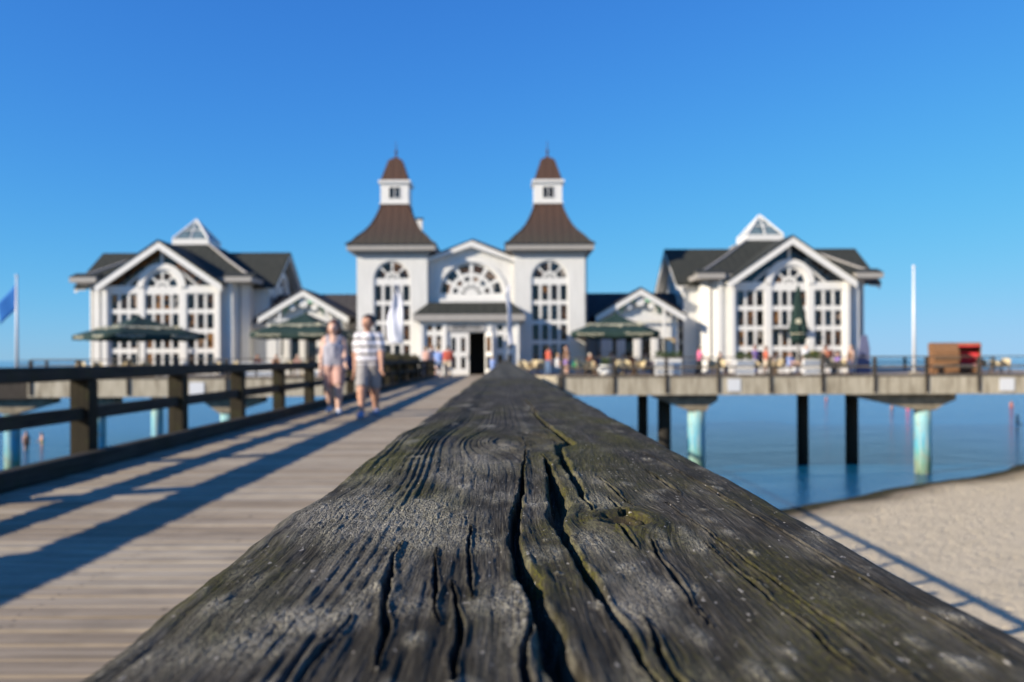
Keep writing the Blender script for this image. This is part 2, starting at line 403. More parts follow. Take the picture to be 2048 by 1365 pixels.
# ------------------------------------------------------------------ the weathered handrail in front of the lens
RU0, RU1 = -.0905, .1175; RTOP = EYE-.060
PITCH = 2.26
def rail_uv(px, py):
    v = .060*FPX/(py-717.5); return (px-1010)/FPX*v, v
def build_hero():
    # rows spaced evenly in the picture's depth, columns evenly across
    inv = np.linspace(1/.105, 1/2.55, 700); vv = 1/inv
    inset = .011
    top = np.linspace(RU0+inset, RU1-inset, 470)
    prof = []          # (u,z,nu,nz)
    for z in (-.115, -.08, -.05, -.03): prof.append((RU0, z, -1, 0))
    for a in np.linspace(180, 96, 22): prof.append((RU0+inset+inset*math.cos(R(a)), -inset+inset*math.sin(R(a)), math.cos(R(a)), math.sin(R(a))))
    for u in top: prof.append((u, 0, 0, 1))
    for a in np.linspace(84, 0, 22): prof.append((RU1-inset+inset*math.cos(R(a)), -inset+inset*math.sin(R(a)), math.cos(R(a)), math.sin(R(a))))
    for z in (-.03, -.05, -.08, -.115): prof.append((RU1, z, 1, 0))
    P = np.array(prof)
    U, V = np.meshgrid(P[:, 0], vv, indexing='ij')
    topmask = np.clip((P[:, 3])/.9, 0, 1)[:, None]*np.ones_like(U)
    # grain streamlines bend round the knots
    wob = (fbm(U*9, V*1.6, 21, 3)-.5)*.016*np.clip((.06-U)/.06, .15, 1) + (fbm(U*40, V*6, 27, 2)-.5)*.003
    psi = U+wob
    knots = []
    for (px, py, rad, el, st) in ((1245, 1045, .0105, 1.5, 1.0), (1050, 887, .026, 2.3, 1.0), (1480, 905, .010, 2.0, .6)):
        ku, kv = rail_uv(px, py); knots.append((ku, kv, rad, el))
        du = U-ku; dv = (V-kv)/el; r2 = du*du+dv*dv
        psi = psi - st*du*rad*rad*1.25/(r2+(rad*.45)**2)*np.exp(-r2/(rad*5.5)**2)
    # growth ridges: sharp latewood crests of uneven width
    q = 62*psi-125*.010*np.log1p(np.exp((.022-psi)/.010))+2.2*(vnoise(psi*60, V*.8, 31)-.5)
    fr = q-np.floor(q); cell = _hash(np.floor(q), np.zeros_like(q), 5)
    ridge = np.minimum(fr/.62, (1-fr)/.38); ridge = np.clip(ridge, 0, 1)**.8
    amp = .00018+.00055*cell
    left = np.clip((-.012-U)/.03, 0, 1)
    cath = np.exp(-((V-.58)/.16)**2)*np.clip((.035-U)/.05, 0, 1)
    amp = amp*(.30+.55*np.clip(fbm(U*30, V*7, 41, 2)*1.8-.4, 0, 1)+.30*left+1.15*cath)
    hr = (ridge-.5)*amp*1.5; h = np.zeros_like(U)
    # fine fibre checks along the grain
    fib = fbm(psi*1050+2*vnoise(U*200, V*70, 53), V*52, 51, 3)
    h += (fib-.5)*.00056
    fine = fbm(psi*2600, V*70, 57, 3); h += (fine-.5)*.00042
    # lumpy wear and a slight crown
    h += (fbm(U*22, V*9, 61, 3)-.5)*.0022 + (fbm(U*7, V*3, 63, 2)-.5)*.003
    # crusty lichen patches with crackle
    lich = np.zeros_like(U)
    for (px, py, ru, rv, s_) in ((850, 1045, .020, .055, 1.0), (940, 1085, .012, .02, .8), (720, 1010, .022, .07, .7), (610, 1240, .012, .010, 1.0), (1010, 1215, .009, .008, .7), (1190, 1010, .010, .02, .6), (1160, 1085, .008, .014, .7),
                                 (930, 930, .03, .10, .45), (1010, 900, .02, .05, .5), (1350, 1180, .010, .012, .5), (840, 1215, .008, .008, .6), (500, 1290, .010, .01, .8), (1270, 1220, .009, .01, .5), (1420, 1060, .012, .03, .35), (1090, 1110, .007, .012, .8), (1000, 1000, .011, .02, .6)):
        u0, v0 = rail_uv(px, py); d = ((U-u0)/ru)**2+((V-v0)/rv)**2
        lich = np.maximum(lich, s_*np.exp(-d*.9))
    rr = np.random.default_rng(5)
    for _ in range(150):
        v0 = 1/rr.uniform(1/1.1, 1/.13); u0 = rr.uniform(RU0, RU1); ru = rr.uniform(.0012, .0050)*(.6+v0); rv = ru*rr.uniform(1.2, 3.5); s_ = rr.uniform(.35, .95)
        sel = (np.abs(V-v0) < 3*rv)
        d = ((U[sel]-u0)/ru)**2+((V[sel]-v0)/rv)**2; lich[sel] = np.maximum(lich[sel], s_*np.exp(-d))
    lich = np.clip(lich*1.35*(.45+1.1*fbm(U*260, V*90, 73, 3)) + (fbm(U*60, V*24, 71, 3)-.60)*1.1, 0, 1)*topmask
    h += hr*(1-.8*np.clip(lich*1.3, 0, 1))
    crk = fbm(U*420, V*110, 77, 2); crk = np.abs(crk-.5)*2
    h += lich*(.0003+.0006*np.clip(crk*2.2, 0, 1)*vnoise(U*700, V*200, 79))
    # knots: sunken eye with raised collar and ring checks
    moss = np.zeros_like(U); eye = np.zeros_like(U)
    for i, (ku, kv, rad, el) in enumerate(knots):
        r = np.sqrt((U-ku)**2+((V-kv)/el)**2)/rad
        r = r*(1+.35*(vnoise(np.arctan2((V-kv)/el, U-ku)*1.6+5, r*0+i, 83)-.5))
        h += .0016*np.exp(-((r-1.05)/.35)**2)*(1.0 if i == 0 else .5)
        h -= (.0022 if i == 0 else .0009)*np.exp(-(r/.6)**2)
        ring = np.exp(-((r-.78)/.10)**2)*np.clip(vnoise(np.arctan2(V-kv, U-ku)*2.3, r*0, 85+i)*2.4-.8, 0, 1)
        h -= ring*(.0045 if i == 0 else .0012)
        h += np.sin(r*14)*.00030*np.exp(-(r/1.2)**2); eye = np.maximum(eye, np.exp(-(r/.7)**2)*(1 if i == 0 else .4))
    # drying cracks (points on the rail surface with half-width in metres and depth)
    cracks = [
        ([(1050,905),(1046,940),(1040,985),(1032,1040),(1029,1090),(1050,1150),(1082,1220),(1106,1290),(1132,1365),(1170,1480)], [.0003,.0006,.0009,.0014,.0018,.0021,.0023,.0026,.0028,.003], .010),
        ([(1085,915),(1096,935),(1106,975),(1119,1012),(1111,1042),(1132,1078),(1162,1130),(1200,1190),(1240,1250),(1285,1320),(1330,1420)], [.0004,.0013,.0022,.0032,.0022,.0017,.0014,.0012,.0010,.0007,.0004], .010),
        ([(1060,820),(1088,850),(1122,878),(1142,891),(1114,899),(1128,930),(1150,968),(1164,1000),(1190,1030)], [.0012,.0018,.0026,.0018,.0016,.0020,.0014,.0008,.0003], .008),
        ([(806,1085),(786,1120),(774,1165),(770,1210),(766,1275),(758,1340)], [.0002,.0006,.0009,.0009,.0007,.0003], .006),
        ([(873,1100),(869,1140),(870,1190),(874,1250)], [.0002,.0004,.0005,.0002], .004),
        ([(903,1165),(914,1210),(918,1255),(912,1310),(900,1370)], [.0002,.0005,.0007,.0007,.0005], .005),
        ([(942,1055),(938,1100),(939,1150),(943,1200)], [.0002,.0005,.0005,.0002], .004),
        ([(1215,1000),(1238,1022),(1262,1036)], [.0003,.0008,.0004], .003),
        ([(1238,1062),(1262,1080),(1275,1098)], [.0004,.0009,.0003], .004),
        ([(1308,1085),(1316,1110),(1345,1150),(1375,1195),(1420,1250)], [.0003,.0006,.0006,.0005,.0002], .004),
        ([(1290,1240),(1318,1300),(1350,1365),(1390,1440)], [.0003,.0007,.0009,.0008], .005),
        ([(1190,955),(1225,985),(1262,1015)], [.0002,.0006,.0002], .003),
        ([(1290,945),(1335,978),(1360,995)], [.0002,.0007,.0002], .003),
        ([(1050,800),(1072,826)], [.0010,.0014], .004),
        ([(700,1240),(650,1300),(590,1365)], [.0003,.0007,.0006], .004),
        ([(1060,1240),(1052,1300),(1050,1365)], [.0003,.0006,.0008], .005),
        ([(990,890),(1030,905),(1060,905)], [.0004,.0008,.0004], .003),
        ([(1410,1090),(1500,1165),(1600,1250),(1700,1340)], [.0002,.0006,.0006,.0005], .003),
        ([(1280,905),(1420,985),(1600,1090),(1800,1205),(2000,1325)], [.0002,.0005,.0006,.0006,.0005], .0025),
        ([(1330,1010),(1460,1100),(1640,1230),(1800,1350)], [.0002,.0005,.0006,.0005], .0025)]
    deep = np.zeros_like(U)
    jit = (fbm(U*0+3, V*60, 91, 3)-.5)*.0022+(fbm(U*300, V*140, 93, 2)-.5)*.0009; wj = .55+.9*fbm(U*0+8, V*45, 94, 3)
    for pts, wid, dep in cracks:
        q = np.array([rail_uv(*p) for p in pts]); w = np.array(wid); o_ = np.argsort(q[:, 1])
        # distance to polyline in a space where v is compressed (cracks run along the grain)
        best = np.full_like(U, 9.0)
        for (a, b, wa, wb) in zip(q[:-1], q[1:], w[:-1], w[1:]):
            k = .30
            ax, ay, bx, by = a[0], a[1]*k, b[0], b[1]*k
            dx, dy = bx-ax, by-ay; L = dx*dx+dy*dy+1e-12
            sel = (V > min(a[1], b[1])-.06) & (V < max(a[1], b[1])+.06)
            t = np.clip(((U[sel]+jit[sel]-ax)*dx+(V[sel]*k-ay)*dy)/L, 0, 1)
            dd = np.hypot(U[sel]+jit[sel]-ax-t*dx, V[sel]*k-ay-t*dy)
            best[sel] = np.minimum(best[sel], dd/((wa+(wb-wa)*t)*wj[sel]))
        prof_ = np.clip(1.35-best, 0, 1)**.6
        deep = np.maximum(deep, prof_*dep)
        h += .0006*np.exp(-((best-2.0)/1.0)**2)
        moss = np.maximum(moss, (dep > .007)*np.exp(-((best-1.3)/.8)**2)*.62)
    h = h-deep*topmask
    moss = np.clip(moss*np.clip(fbm(U*120, V*30, 95, 3)*2.2-.55, 0, 1) + np.clip(fbm(U*26, V*9, 97, 4)*3.0-1.34, 0, 1)*.75, 0, 1)
    moss += .75*np.exp(-((V-.58)/.13)**2)*np.clip(fbm(U*50, V*20, 99, 3)*2.4-.85, 0, 1)+.7*np.exp(-((U+.068)/.012)**2-((V-.46)/.07)**2); moss = np.clip(moss, 0, 1)
    # edges are worn wavy
    edge = (fbm(V*7, V*0+1.5, 101, 3)-.5)*.013 + (fbm(V*40, V*0+4.5, 103, 2)-.5)*.003
    nu = P[:, 2][:, None]; nz = P[:, 3][:, None]
    lw = np.clip((-.035-U)/.045, 0, 1); rw = np.clip((U-.07)/.04, 0, 1)
    Uo = U+nu*h+edge*(lw*1.0+rw*.35); Zo = P[:, 1][:, None]*np.ones_like(U)+nz*h
    Zo -= .0030*(np.clip((-.045-U)/.045, 0, 1))**2 + .0022*(np.clip((U-.08)/.04, 0, 1))**2
    n0, n1 = U.shape
    VV = np.stack([Uo.ravel(), V.ravel(), (RTOP+Zo).ravel()], 1)
    I = np.arange(n0*n1).reshape(n0, n1)
    F = np.stack([I[:-1, :-1].ravel(), I[:-1, 1:].ravel(), I[1:, 1:].ravel(), I[1:, :-1].ravel()], 1)[:, ::-1]
    me = bpy.data.meshes.new('top_rail')
    me.vertices.add(len(VV)); me.vertices.foreach_set('co', VV.astype(np.float32).ravel())
    me.loops.add(F.size); me.loops.foreach_set('vertex_index', F.astype(np.int32).ravel())
    me.polygons.add(len(F)); me.polygons.foreach_set('loop_start', np.arange(0, F.size, 4, dtype=np.int32))
    me.polygons.foreach_set('loop_total', np.full(len(F), 4, dtype=np.int32))
    me.update(calc_edges=True); me.polygons.foreach_set('use_smooth', np.ones(len(F), dtype=bool))
    for nm, A in (('crest', ridge*(.4+.6*cell)), ('moss', moss), ('lichen', lich), ('check', np.clip(deep/.005, 0, 1)), ('psi', psi), ('knot', eye)):
        a = me.attributes.new(nm, 'FLOAT', 'POINT'); a.data.foreach_set('value', A.astype(np.float32).ravel())
    m = Mat('weathered_rail_top', .85, .12)
    def att(n): x = m.n.new('ShaderNodeAttribute'); x.attribute_name = n; return x.outputs['Fac']
    geo = m.n.new('ShaderNodeTexCoord'); sep = m.node('ShaderNodeSeparateXYZ'); m.l.new(geo.outputs['Object'], sep.inputs[0])
    cmb = m.n.new('ShaderNodeCombineXYZ'); m.l.new(m.math('MULTIPLY', att('psi'), 1500), cmb.inputs[0]); m.l.new(m.math('MULTIPLY', sep.outputs['Y'], 45), cmb.inputs[1])
    fibre = m.noise(cmb.outputs[0], 1.0, 5, .7)
    speck = m.noise(m.coord((900, 420, 900)), 1.0, 3, .7)
    patch = m.noise(m.coord((55, 20, 55)), 1.0, 5, .65)
    c = m.ramp(fibre, [(.34, (.008, .0065, .0045)), (.5, (.036, .031, .023)), (.70, (.165, .147, .115))])
    c = m.mix(m.math('MULTIPLY', att('crest'), m.ramp(patch, [(.38, .0), (.7, .50)])), c, (.22, .198, .158))
    c = m.mix(m.ramp(patch, [(.42, .6), (.56, 0)]), c, (.027, .023, .015))
    c = m.mix(m.math('MULTIPLY', att('moss'), m.ramp(speck, [(.38, .15), (.62, .95)])), c, m.ramp(speck, [(.3, (.030, .029, .006)), (.7, (.125, .118, .016))]))
    c = m.mix(m.math('MULTIPLY', att('lichen'), m.ramp(speck, [(.35, .1), (.62, .9)])), c, m.ramp(patch, [(.3, (.25, .232, .175)), (.7, (.42, .39, .32))]))
    c = m.mix(m.ramp(m.noise(m.coord((520, 240, 520)), 1.0, 2, .5), [(.69, 0), (.73, .8)]), c, (.40, .37, .32))
    c = m.mix(m.math('MULTIPLY', att('knot'), .6), c, (.050, .034, .022))
    m.color(c)
    hh = m.math('ADD', m.math('MULTIPLY', fibre, .8), m.math('MULTIPLY', speck, .5))
    vor = m.node('ShaderNodeTexVoronoi'); vor.feature = 'DISTANCE_TO_EDGE'; vor.inputs['Scale'].default_value = 1.0; m.l.new(m.coord((640, 260, 640)), vor.inputs['Vector'])
    crust = m.math('MULTIPLY', m.ramp(vor.outputs['Distance'], [(.02, 0), (.16, 1)]), att('lichen'))
    hh = m.math('ADD', hh, m.math('MULTIPLY', crust, .6))
    m.bump(hh, 1.0, .0011)
    me.materials.append(m.m)
    return me, m.m

def railing(name, x_c, w, y0, y1, label, posts, hero=False, xrail=None):
    root = empty(name, (x_c, 0, 0), 0, label, 'railing')
    if hero:
        me, hm = build_hero(); o = link_mesh('top_rail', me, root, (-x_c, 0, 0))
        # the next lengths of cap rail, butt-jointed
        ys = [2.556, 6.9, 11.6, 16.1, 20.7, 25.2, 29.8, 34.3, 38.8, 43.4, 47.6]
        for a, b in zip(ys[:-1], ys[1:]):
            MB().cbox(RU0-x_c+.001, RU1-x_c-.001, a, b-.006, RTOP-.115, RTOP-.001+random.uniform(-.001, .001), .010).obj('top_rail', CAPW, root)
        MB().cbox(RU0-x_c+.001, RU1-x_c-.001, -8, .10, RTOP-.115, RTOP-.002, .010).obj('top_rail', CAPW, root)
    else:
        y = y0
        while y < y1-.1:
            e = min(y+2*PITCH, y1)
            MB().cbox(-w/2, w/2, y, e-.006, RTOP-.125, RTOP+random.uniform(-.003, .003), .012).obj('top_rail', RAILW, root); y = e
    y = y0
    while y < y1-.1:
        e = min(y+2*PITCH, y1)
        zm = .25 if hero else .435
        MB().cbox(-.04, .04, y, e-.006, zm, zm+.12, .008).obj('mid_rail', RAILW, root); y = e
    y = y0
    while y < y1-.1:
        e = min(y+2*PITCH, y1)
        sx = 1 if x_c < -1 else -1
        MB().cbox(min(sx*.10, sx*.235), max(sx*.10, sx*.235), y, e-.006, .002, .155, .010).obj('kerb_beam', RAILW, root); y = e
    for py in posts:
        MB().cbox(-.088, .088, py-.088, py+.088, -.40, RTOP-.128, .010).obj('post', POSTW, root)
    return root
lp = [7.85+PITCH*k for k in range(-7, 18)]
railing('railing', -4.00, .215, -8.0, 46.9, 'long dark wooden railing along the left side of the walkway', lp)
railing('railing', .016, .19, -8.0, 47.6, 'weathered mossy wooden railing running away from the foreground beside the beach', [.9+PITCH*k for k in range(-3, 21)], hero=True)

# ------------------------------------------------------------------ terrace platform
FY = 48.0
def build_terrace():
    poly = [(.30, 51.45), (3.2, FY), (40, FY), (40, 78), (-40, 78), (-40, 66), (-27.6, FY+2.2), (-27.6, FY), (-7.5, FY), (-4.6, 51.45)]
    root = MB().prism_xy(poly, -.20, -.012).obj('terrace', DECKFAR); tag(root, kind='structure')
    # concrete edge panels between the posts
    def panels(xa, xb, n):
        w = (xb-xa)/n
        for i in range(n):
            MB().cbox(xa+i*w+.012, xa+(i+1)*w-.012, FY-.26, FY-.012, -1.16+random.uniform(-.01, .01), -.125, .015).obj('edge_panel', CONC, root)
    panels(3.25, 36.4, 11); panels(-27.6, -7.55, 7)
    MB().cbox(3.2, 36.4, FY-.30, FY-.01, -.115, -.016, .01).obj('edge_board', TERR, root)
    MB().cbox(-27.6, -7.5, FY-.30, FY-.01, -.115, -.016, .01).obj('edge_board', TERR, root)
    for sgn in (1, -1):      # slanting corner panels next to the walkway
        a = Vector((.32, 51.4)) if sgn == 1 else Vector((-4.62, 51.4)); b = Vector((3.2, FY-.02)) if sgn == 1 else Vector((-7.5, FY-.02))
        d = (b-a).normalized(); n = Vector((d.y, -d.x)) * (-1 if sgn == 1 else 1)
        if n.y > 0: n = -n
        q = [a+n*.01, b+n*.01, b+n*.24, a+n*.24]
        MB().prism_xy([(p.x, p.y) for p in q], -1.15, -.03).obj('corner_panel', CONC, root)
    # dark panel continuing the edge past the left end
    MB().cbox(-34.0, -27.7, FY-.10, FY+.25, -1.25, -.02, .02).obj('end_panel', TERRP, root)
    # cross beams
    for y in (50.5, 56, 62, 70): MB().box(-27, 36, y-.3, y+.3, -1.05, -.22).obj('cross_beam', CONC, root)
    return root
build_terrace()

def pile(px, D, r, m, label, cap=None, base=-9.5, top=-1.18, group=None):
    x = at(px, D); root = empty('pier_pile', (x, D, 0), 0, label, 'pile', group)
    n = 20
    t = top-(.95 if cap else 0)
    MB().tube([(0, 0, base), (0, 0, -4.4), (0, 0, -2.9), (0, 0, t+.02)], [r*1.02, r, r, r*1.0], n).obj('shaft', m, root, True)
    if cap:
        l, rr = cap
        MB().prism_xz([(-r*.9, t), (r*1.0, t), (rr*.55, t+.30), (rr, t+.62), (rr, top), (-l, top), (-l, top-.12)], -.50, .50).obj('bracket', SHADEC, root)
    return root
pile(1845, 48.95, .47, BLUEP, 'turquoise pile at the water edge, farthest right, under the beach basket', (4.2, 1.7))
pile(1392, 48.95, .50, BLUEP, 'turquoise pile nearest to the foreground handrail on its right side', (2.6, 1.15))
pile(1605, 53.8, .36, DARKP, 'dark pile standing in the water, left one of the middle pair on the right', group='dark piles under the right terrace')
pile(1703, 53.8, .40, DARKP, 'dark pile standing in the water, right one of the middle pair on the right', group='dark piles under the right terrace')
pile(1285, 53.8, .33, DARKP, 'slim dark pile just right of the foreground handrail', group='dark piles under the right terrace')
pile(1328, 50.5, .40, DARKP, 'thick dark pile beside the turquoise pile nearest the foreground handrail', group='dark piles under the right terrace')
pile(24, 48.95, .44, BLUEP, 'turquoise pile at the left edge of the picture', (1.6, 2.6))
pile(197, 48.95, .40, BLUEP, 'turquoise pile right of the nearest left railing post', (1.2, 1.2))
pile(314, 48.95, .33, BLUEP, 'slender turquoise pile left of the second left railing post')
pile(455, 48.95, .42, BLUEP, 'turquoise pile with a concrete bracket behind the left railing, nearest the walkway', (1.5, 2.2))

def terrace_railing(xa, xb, y, label, step, rows=(.46,), tall=1.04, down=True, name='terrace_railing', ang=0):
    n = max(1, round((xb-xa)/step)); w = (xb-xa)/n
    root = empty(name, (xa, y, 0), ang, label, 'railing')
    for i in range(n+1):
        MB().cbox(i*w-.085, i*w+.085, -.33 if down else -.085, -.17 if down else .085, -1.02 if down else -.01, tall-.05, .01).obj('post', TERRP, root)
    for i in range(n):
        MB().cbox(i*w, (i+1)*w-.006, -.31 if down else -.06, -.19 if down else .06, tall-.048, tall+.012, .01).obj('top_rail', TERR, root)
        for z in rows: MB().cbox(i*w, (i+1)*w-.006, -.168 if down else -.03, -.12 if down else .03, z-.055, z+.055, .008).obj('mid_rail', TERR, root)
    return root
terrace_railing(3.3, 36.4, FY, 'wooden railing along the front edge of the right terrace', 3.03)
terrace_railing(-27.4, -7.6, FY, 'wooden railing along the front edge of the left terrace', 2.86)
terrace_railing(22.5, 39.0, 66.0, 'distant wooden railing against the sea right of the right pavilion', 2.4, (.62, .30), 1.0, False)
terrace_railing(-39.0, -29.4, 66.0, 'distant wooden railing against the sea left of the left pavilion', 2.4, (.62, .30), 1.0, False)

# ------------------------------------------------------------------ building helpers
def glazed(parent, outer, holes, y, name='window', t=.09, fm=None):
    """white frame with real openings, one glass pane in each; the panes are its sub-parts"""
    w = MB().plate(outer, holes, y, y+t).obj(name, fm or TRIM, parent)
    for h in holes:
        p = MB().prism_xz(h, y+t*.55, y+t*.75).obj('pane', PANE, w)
    return w
def grid_holes(x0, x1, n, rows, bar):
    pitch = (x1-x0+bar)/n; return [rect(x0+i*pitch, x0+(i+1)*pitch-bar, a, b) for a, b in rows for i in range(n)]
def rake(root, half, z0, z1, y0, y1, th, m, name='gable_board', foot=0):
    """two sloping boards meeting at an apex (z1) over the centre"""
    for s in (-1, 1):
        n = [(s*half, z0), (0, z1), (0, z1-th*1.2), (s*half, z0-th*1.2)]
        MB().prism_xz(n if s > 0 else n, y0, y1).obj(name, m, root)
def slopes(root, half, z0, z1, y0, y1, th, m, name='roof'):
    for s in (-1, 1):
        MB().prism_xz([(s*half, z0), (0, z1), (0, z1+th), (s*(half+.02), z0+th)], y0, y1).obj(name, m, root)

# ------------------------------------------------------------------ entrance hall with twin towers
AX = -2.18
def build_hall():
    root = empty('entrance_hall', (AX, 53.3, 0), 0, 'white entrance hall with two copper-roofed towers and a fan window over the door', 'building')
    TW = 2.275; ZT = 7.95
    for s in (-1, 1):
        tx = s*5.08
        hx0, hx1, zs = tx-1.2, tx+1.2, 6.15
        MB().plate(rect(tx-TW, tx+TW, -.01, ZT), [arched(hx0, hx1, .72, zs)], 0, .25).obj('tower_wall', WHITE, root)
        mb = MB(); mb.box(tx-TW, tx-TW+.2, .252, 4.5, -.01, ZT); mb.box(tx+TW-.2, tx+TW, .252, 4.5, -.01, ZT); mb.box(tx-TW+.2, tx+TW-.2, 4.3, 4.5, -.01, ZT)
        mb.obj('tower_side_wall', WHITE, root)
        rows = [(.90+1.28*k, .90+1.28*k+1.02) for k in range(4)]
        holes = grid_holes(hx0+.08, hx1-.08, 4, rows, .165)
        for k in range(4): holes.append(sector(tx, zs, .50, 1.09, 45*k+4, 45*k+41))
        for k in range(4): holes.append(sector(tx, zs, .12, .36, 45*k+10, 45*k+35, 3))
        glazed(root, arched(hx0, hx1, .72, zs), holes, .10)
        MB().cbox(hx0-.12, hx1+.12, -.10, .098, .60, .72, .01).obj('window_sill', TRIM, root)
        # eaves
        E = 2.82
        MB().prism_xy([(tx-E, -.55), (tx+E, -.55), (tx+E, 5.05), (tx-E, 5.05)], ZT+.002, ZT+.36).obj('eave', FASCIA, root)
        MB().box(tx-TW-.14, tx+TW+.14, -.14, 4.64, ZT-.28, ZT).obj('cornice', FASCIA, root)
        cy = 2.25
        prof = [(2.90, ZT+.37), (2.62, ZT+.55), (2.25, 8.92), (1.84, 9.32), (1.52, 9.74), (1.28, 10.2), (1.08, 10.66), (.96, 11.0), (.92, 11.25)]
        rings = [[(tx-h, cy-h, z), (tx+h, cy-h, z), (tx+h, cy+h, z), (tx-h, cy+h, z)] for h, z in prof]
        rf = MB().loft(rings).obj('tower_roof', COPPER, root)
        for (sx, sy) in ((-1, -1), (1, -1), (-1, 1), (1, 1)):   # hip ridges
            MB().tube([(tx+sx*(h-.01), cy+sy*(h-.01), z+.01) for h, z in prof], .055, 6).obj('hip_ridge', COPPER, rf)
        # lantern
        L = .92
        lan = MB().plate(rect(tx-L, tx+L, 11.26, 12.62), [rect(tx-.36, tx+.36, 11.62, 12.36)], cy-L, cy-L+.1).obj('lantern', TRIM, root)
        mb = MB(); mb.box(tx-L, tx-L+.1, cy-L+.1, cy+L, 11.26, 12.62); mb.box(tx+L-.1, tx+L, cy-L+.1, cy+L, 11.26, 12.62); mb.box(tx-L+.1, tx+L-.1, cy+L-.1, cy+L, 11.26, 12.62)
        mb.obj('lantern_wall', TRIM, lan)
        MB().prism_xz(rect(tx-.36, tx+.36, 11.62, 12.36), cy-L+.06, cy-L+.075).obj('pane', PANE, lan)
        fr = MB(); fr.box(tx-.40, tx+.40, cy-L-.03, cy-L-.002, 11.58, 11.63); fr.box(tx-.40, tx+.40, cy-L-.03, cy-L-.002, 12.35, 12.40)
        fr.box(tx-.41, tx-.355, cy-L-.03, cy-L-.002, 11.632, 12.348); fr.box(tx+.355, tx+.41, cy-L-.03, cy-L-.002, 11.632, 12.348); fr.box(tx-.025, tx+.025, cy-L+.01, cy-L+.05, 11.63, 12.35)
        fr.obj('window_frame', TRIM, lan)
        MB().prism_xy([(tx-1.06, cy-1.06), (tx+1.06, cy-1.06), (tx+1.06, cy+1.06), (tx-1.06, cy+1.06)], 12.622, 12.80).obj('cornice', TRIM, root)
        MB().box(tx-L-.06, tx+L+.06, cy-L-.06, cy+L+.06, 11.24, 11.34).obj('base_moulding', TRIM, root)
        prof = [(1.02, 12.80), (.90, 12.90), (.74, 13.4), (.58, 13.9), (.47, 14.25), (.30, 14.38), (.08, 14.55)]
        MB().loft([[(tx-h, cy-h, z), (tx+h, cy-h, z), (tx+h, cy+h, z), (tx-h, cy+h, z)] for h, z in prof]).obj('spire_roof', COPPER, root)
        MB().lathe([(.07, 14.5), (.05, 14.8), (.11, 14.9), (.05, 15.0), (.025, 15.1), (.015, 15.6)], 10, (tx, cy)).obj('finial', COPPER, root)
    MB().tube([(5.08+TW+.10, .25, 7.6), (5.08+TW+.10, .25, 0)], .05, 8).obj('downpipe', FASCIA, root)
    # middle gable wall with the fan window
    H = 5.08-TW; yw = .58
    fanz = 5.15; fr_ = 2.12; G = (H+.03)
    MB().plate([(-G+.05, 3.2), (G-.05, 3.2), (G-.05, 7.42), (0, 8.42), (-G+.05, 7.42)], [arched(-fr_, fr_, fanz-.25, fanz, 28)], yw, yw+.25).obj('gable_wall', WHITE, root)
    holes = []
    for k in range(6):
        holes.append(sector(0, fanz, 1.46, 2.00, 30*k+4, 30*k+26)); holes.append(sector(0, fanz, .92, 1.22, 30*k+6, 30*k+24, 4)); holes.append(sector(0, fanz, .40, .68, 30*k+8, 30*k+22, 3))
    glazed(root, arched(-fr_, fr_, fanz-.25, fanz, 28), holes, yw+.08, 'fan_window')
    MB().cbox(-2.3, 2.3, yw-.16, yw-.002, 4.58, 4.90, .01).obj('window_sill', TRIM, root)
    # hood over the fan
    MB().plate(sector(0, fanz, 2.14, 2.34, 0, 180, 28), [], yw-.08, yw-.001).obj('arch_moulding', TRIM, root)
    rake(root, G+.1, 7.50, 8.52, yw-.40, yw+.3, .22, TRIM)
    # stepped second gable board and roof of the hall behind
    rake(root, 4.0, 7.20, 8.80, 1.4, 1.7, .16, TRIM)
    slopes(root, 6.6, 6.55, 9.12, 3.6, 20, .14, LINKROOF, 'hall_roof')
    MB().box(-6.4, 6.4, 4.6, 19.5, -.01, 6.7).obj('hall_body', WHITE, root)
    ch = MB().cbox(-4.12, -3.72, 6.0, 6.4, 7.4, 11.0, .02); ch.obj('chimney', TRIM, root)
    MB().cbox(-4.18, -3.66, 5.94, 6.46, 11.0, 11.12, .02).obj('chimney_cap', SLATE, root)
    # porch
    P = 3.02; py = -2.5
    def sq(a, b, y): return [(-a, b), (a, b), (a, y), (-a, y)]
    rings = [[(-P-.42, py-.42, 3.72), (P+.42, py-.42, 3.72), (P+.42, yw-.02, 3.72), (-P-.42, yw-.02, 3.72)],
             [(-P+.42, py+1.3, 4.55), (P-.42, py+1.3, 4.55), (P-.42, yw-.02, 4.55), (-P+.42, yw-.02, 4.55)]]
    MB().loft(rings).obj('porch_roof', SLATE, root)
    MB().prism_xy(sq(P+.40, py-.40, yw-.05), 3.32, 3.715).obj('porch_eave', FASCIA, root)
    holes = []
    z_top = [(2.72, 3.08)]; mid = [(1.62, 2.42), (.35, 1.25)]
    hl = grid_holes(-2.62, -1.72, 2, z_top+mid, .22); hr = grid_holes(1.72, 2.62, 2, z_top+mid, .22)
    hm = grid_holes(.86, 1.36, 1, z_top+mid, .2)
    door_open = rect(-.02, .86, -.005, 2.62)
    MB().plate(rect(-P, -1.36, -.005, 3.315), [rect(-2.72, -1.62, .25, 3.16)], py, py+.16).obj('porch_wall', TRIM, root)
    glazed(root, rect(-2.72, -1.62, .25, 3.16), hl, py+.04)
    MB().plate(rect(.98, P, -.005, 3.315), [rect(1.62, 2.72, .25, 3.16)], py, py+.16).obj('porch_wall', TRIM, root)
    glazed(root, rect(1.62, 2.72, .25, 3.16), hr, py+.04)
    MB().box(-1.36, .98, py+.002, py+.16, 2.62, 3.315).obj('door_lintel', TRIM, root)
    sb = MB().cbox(-1.30, .94, py-.07, py-.002, 2.66, 3.14, .01).obj('sign_board', plain('sign_grey', (.33, .32, .31), .6), root)
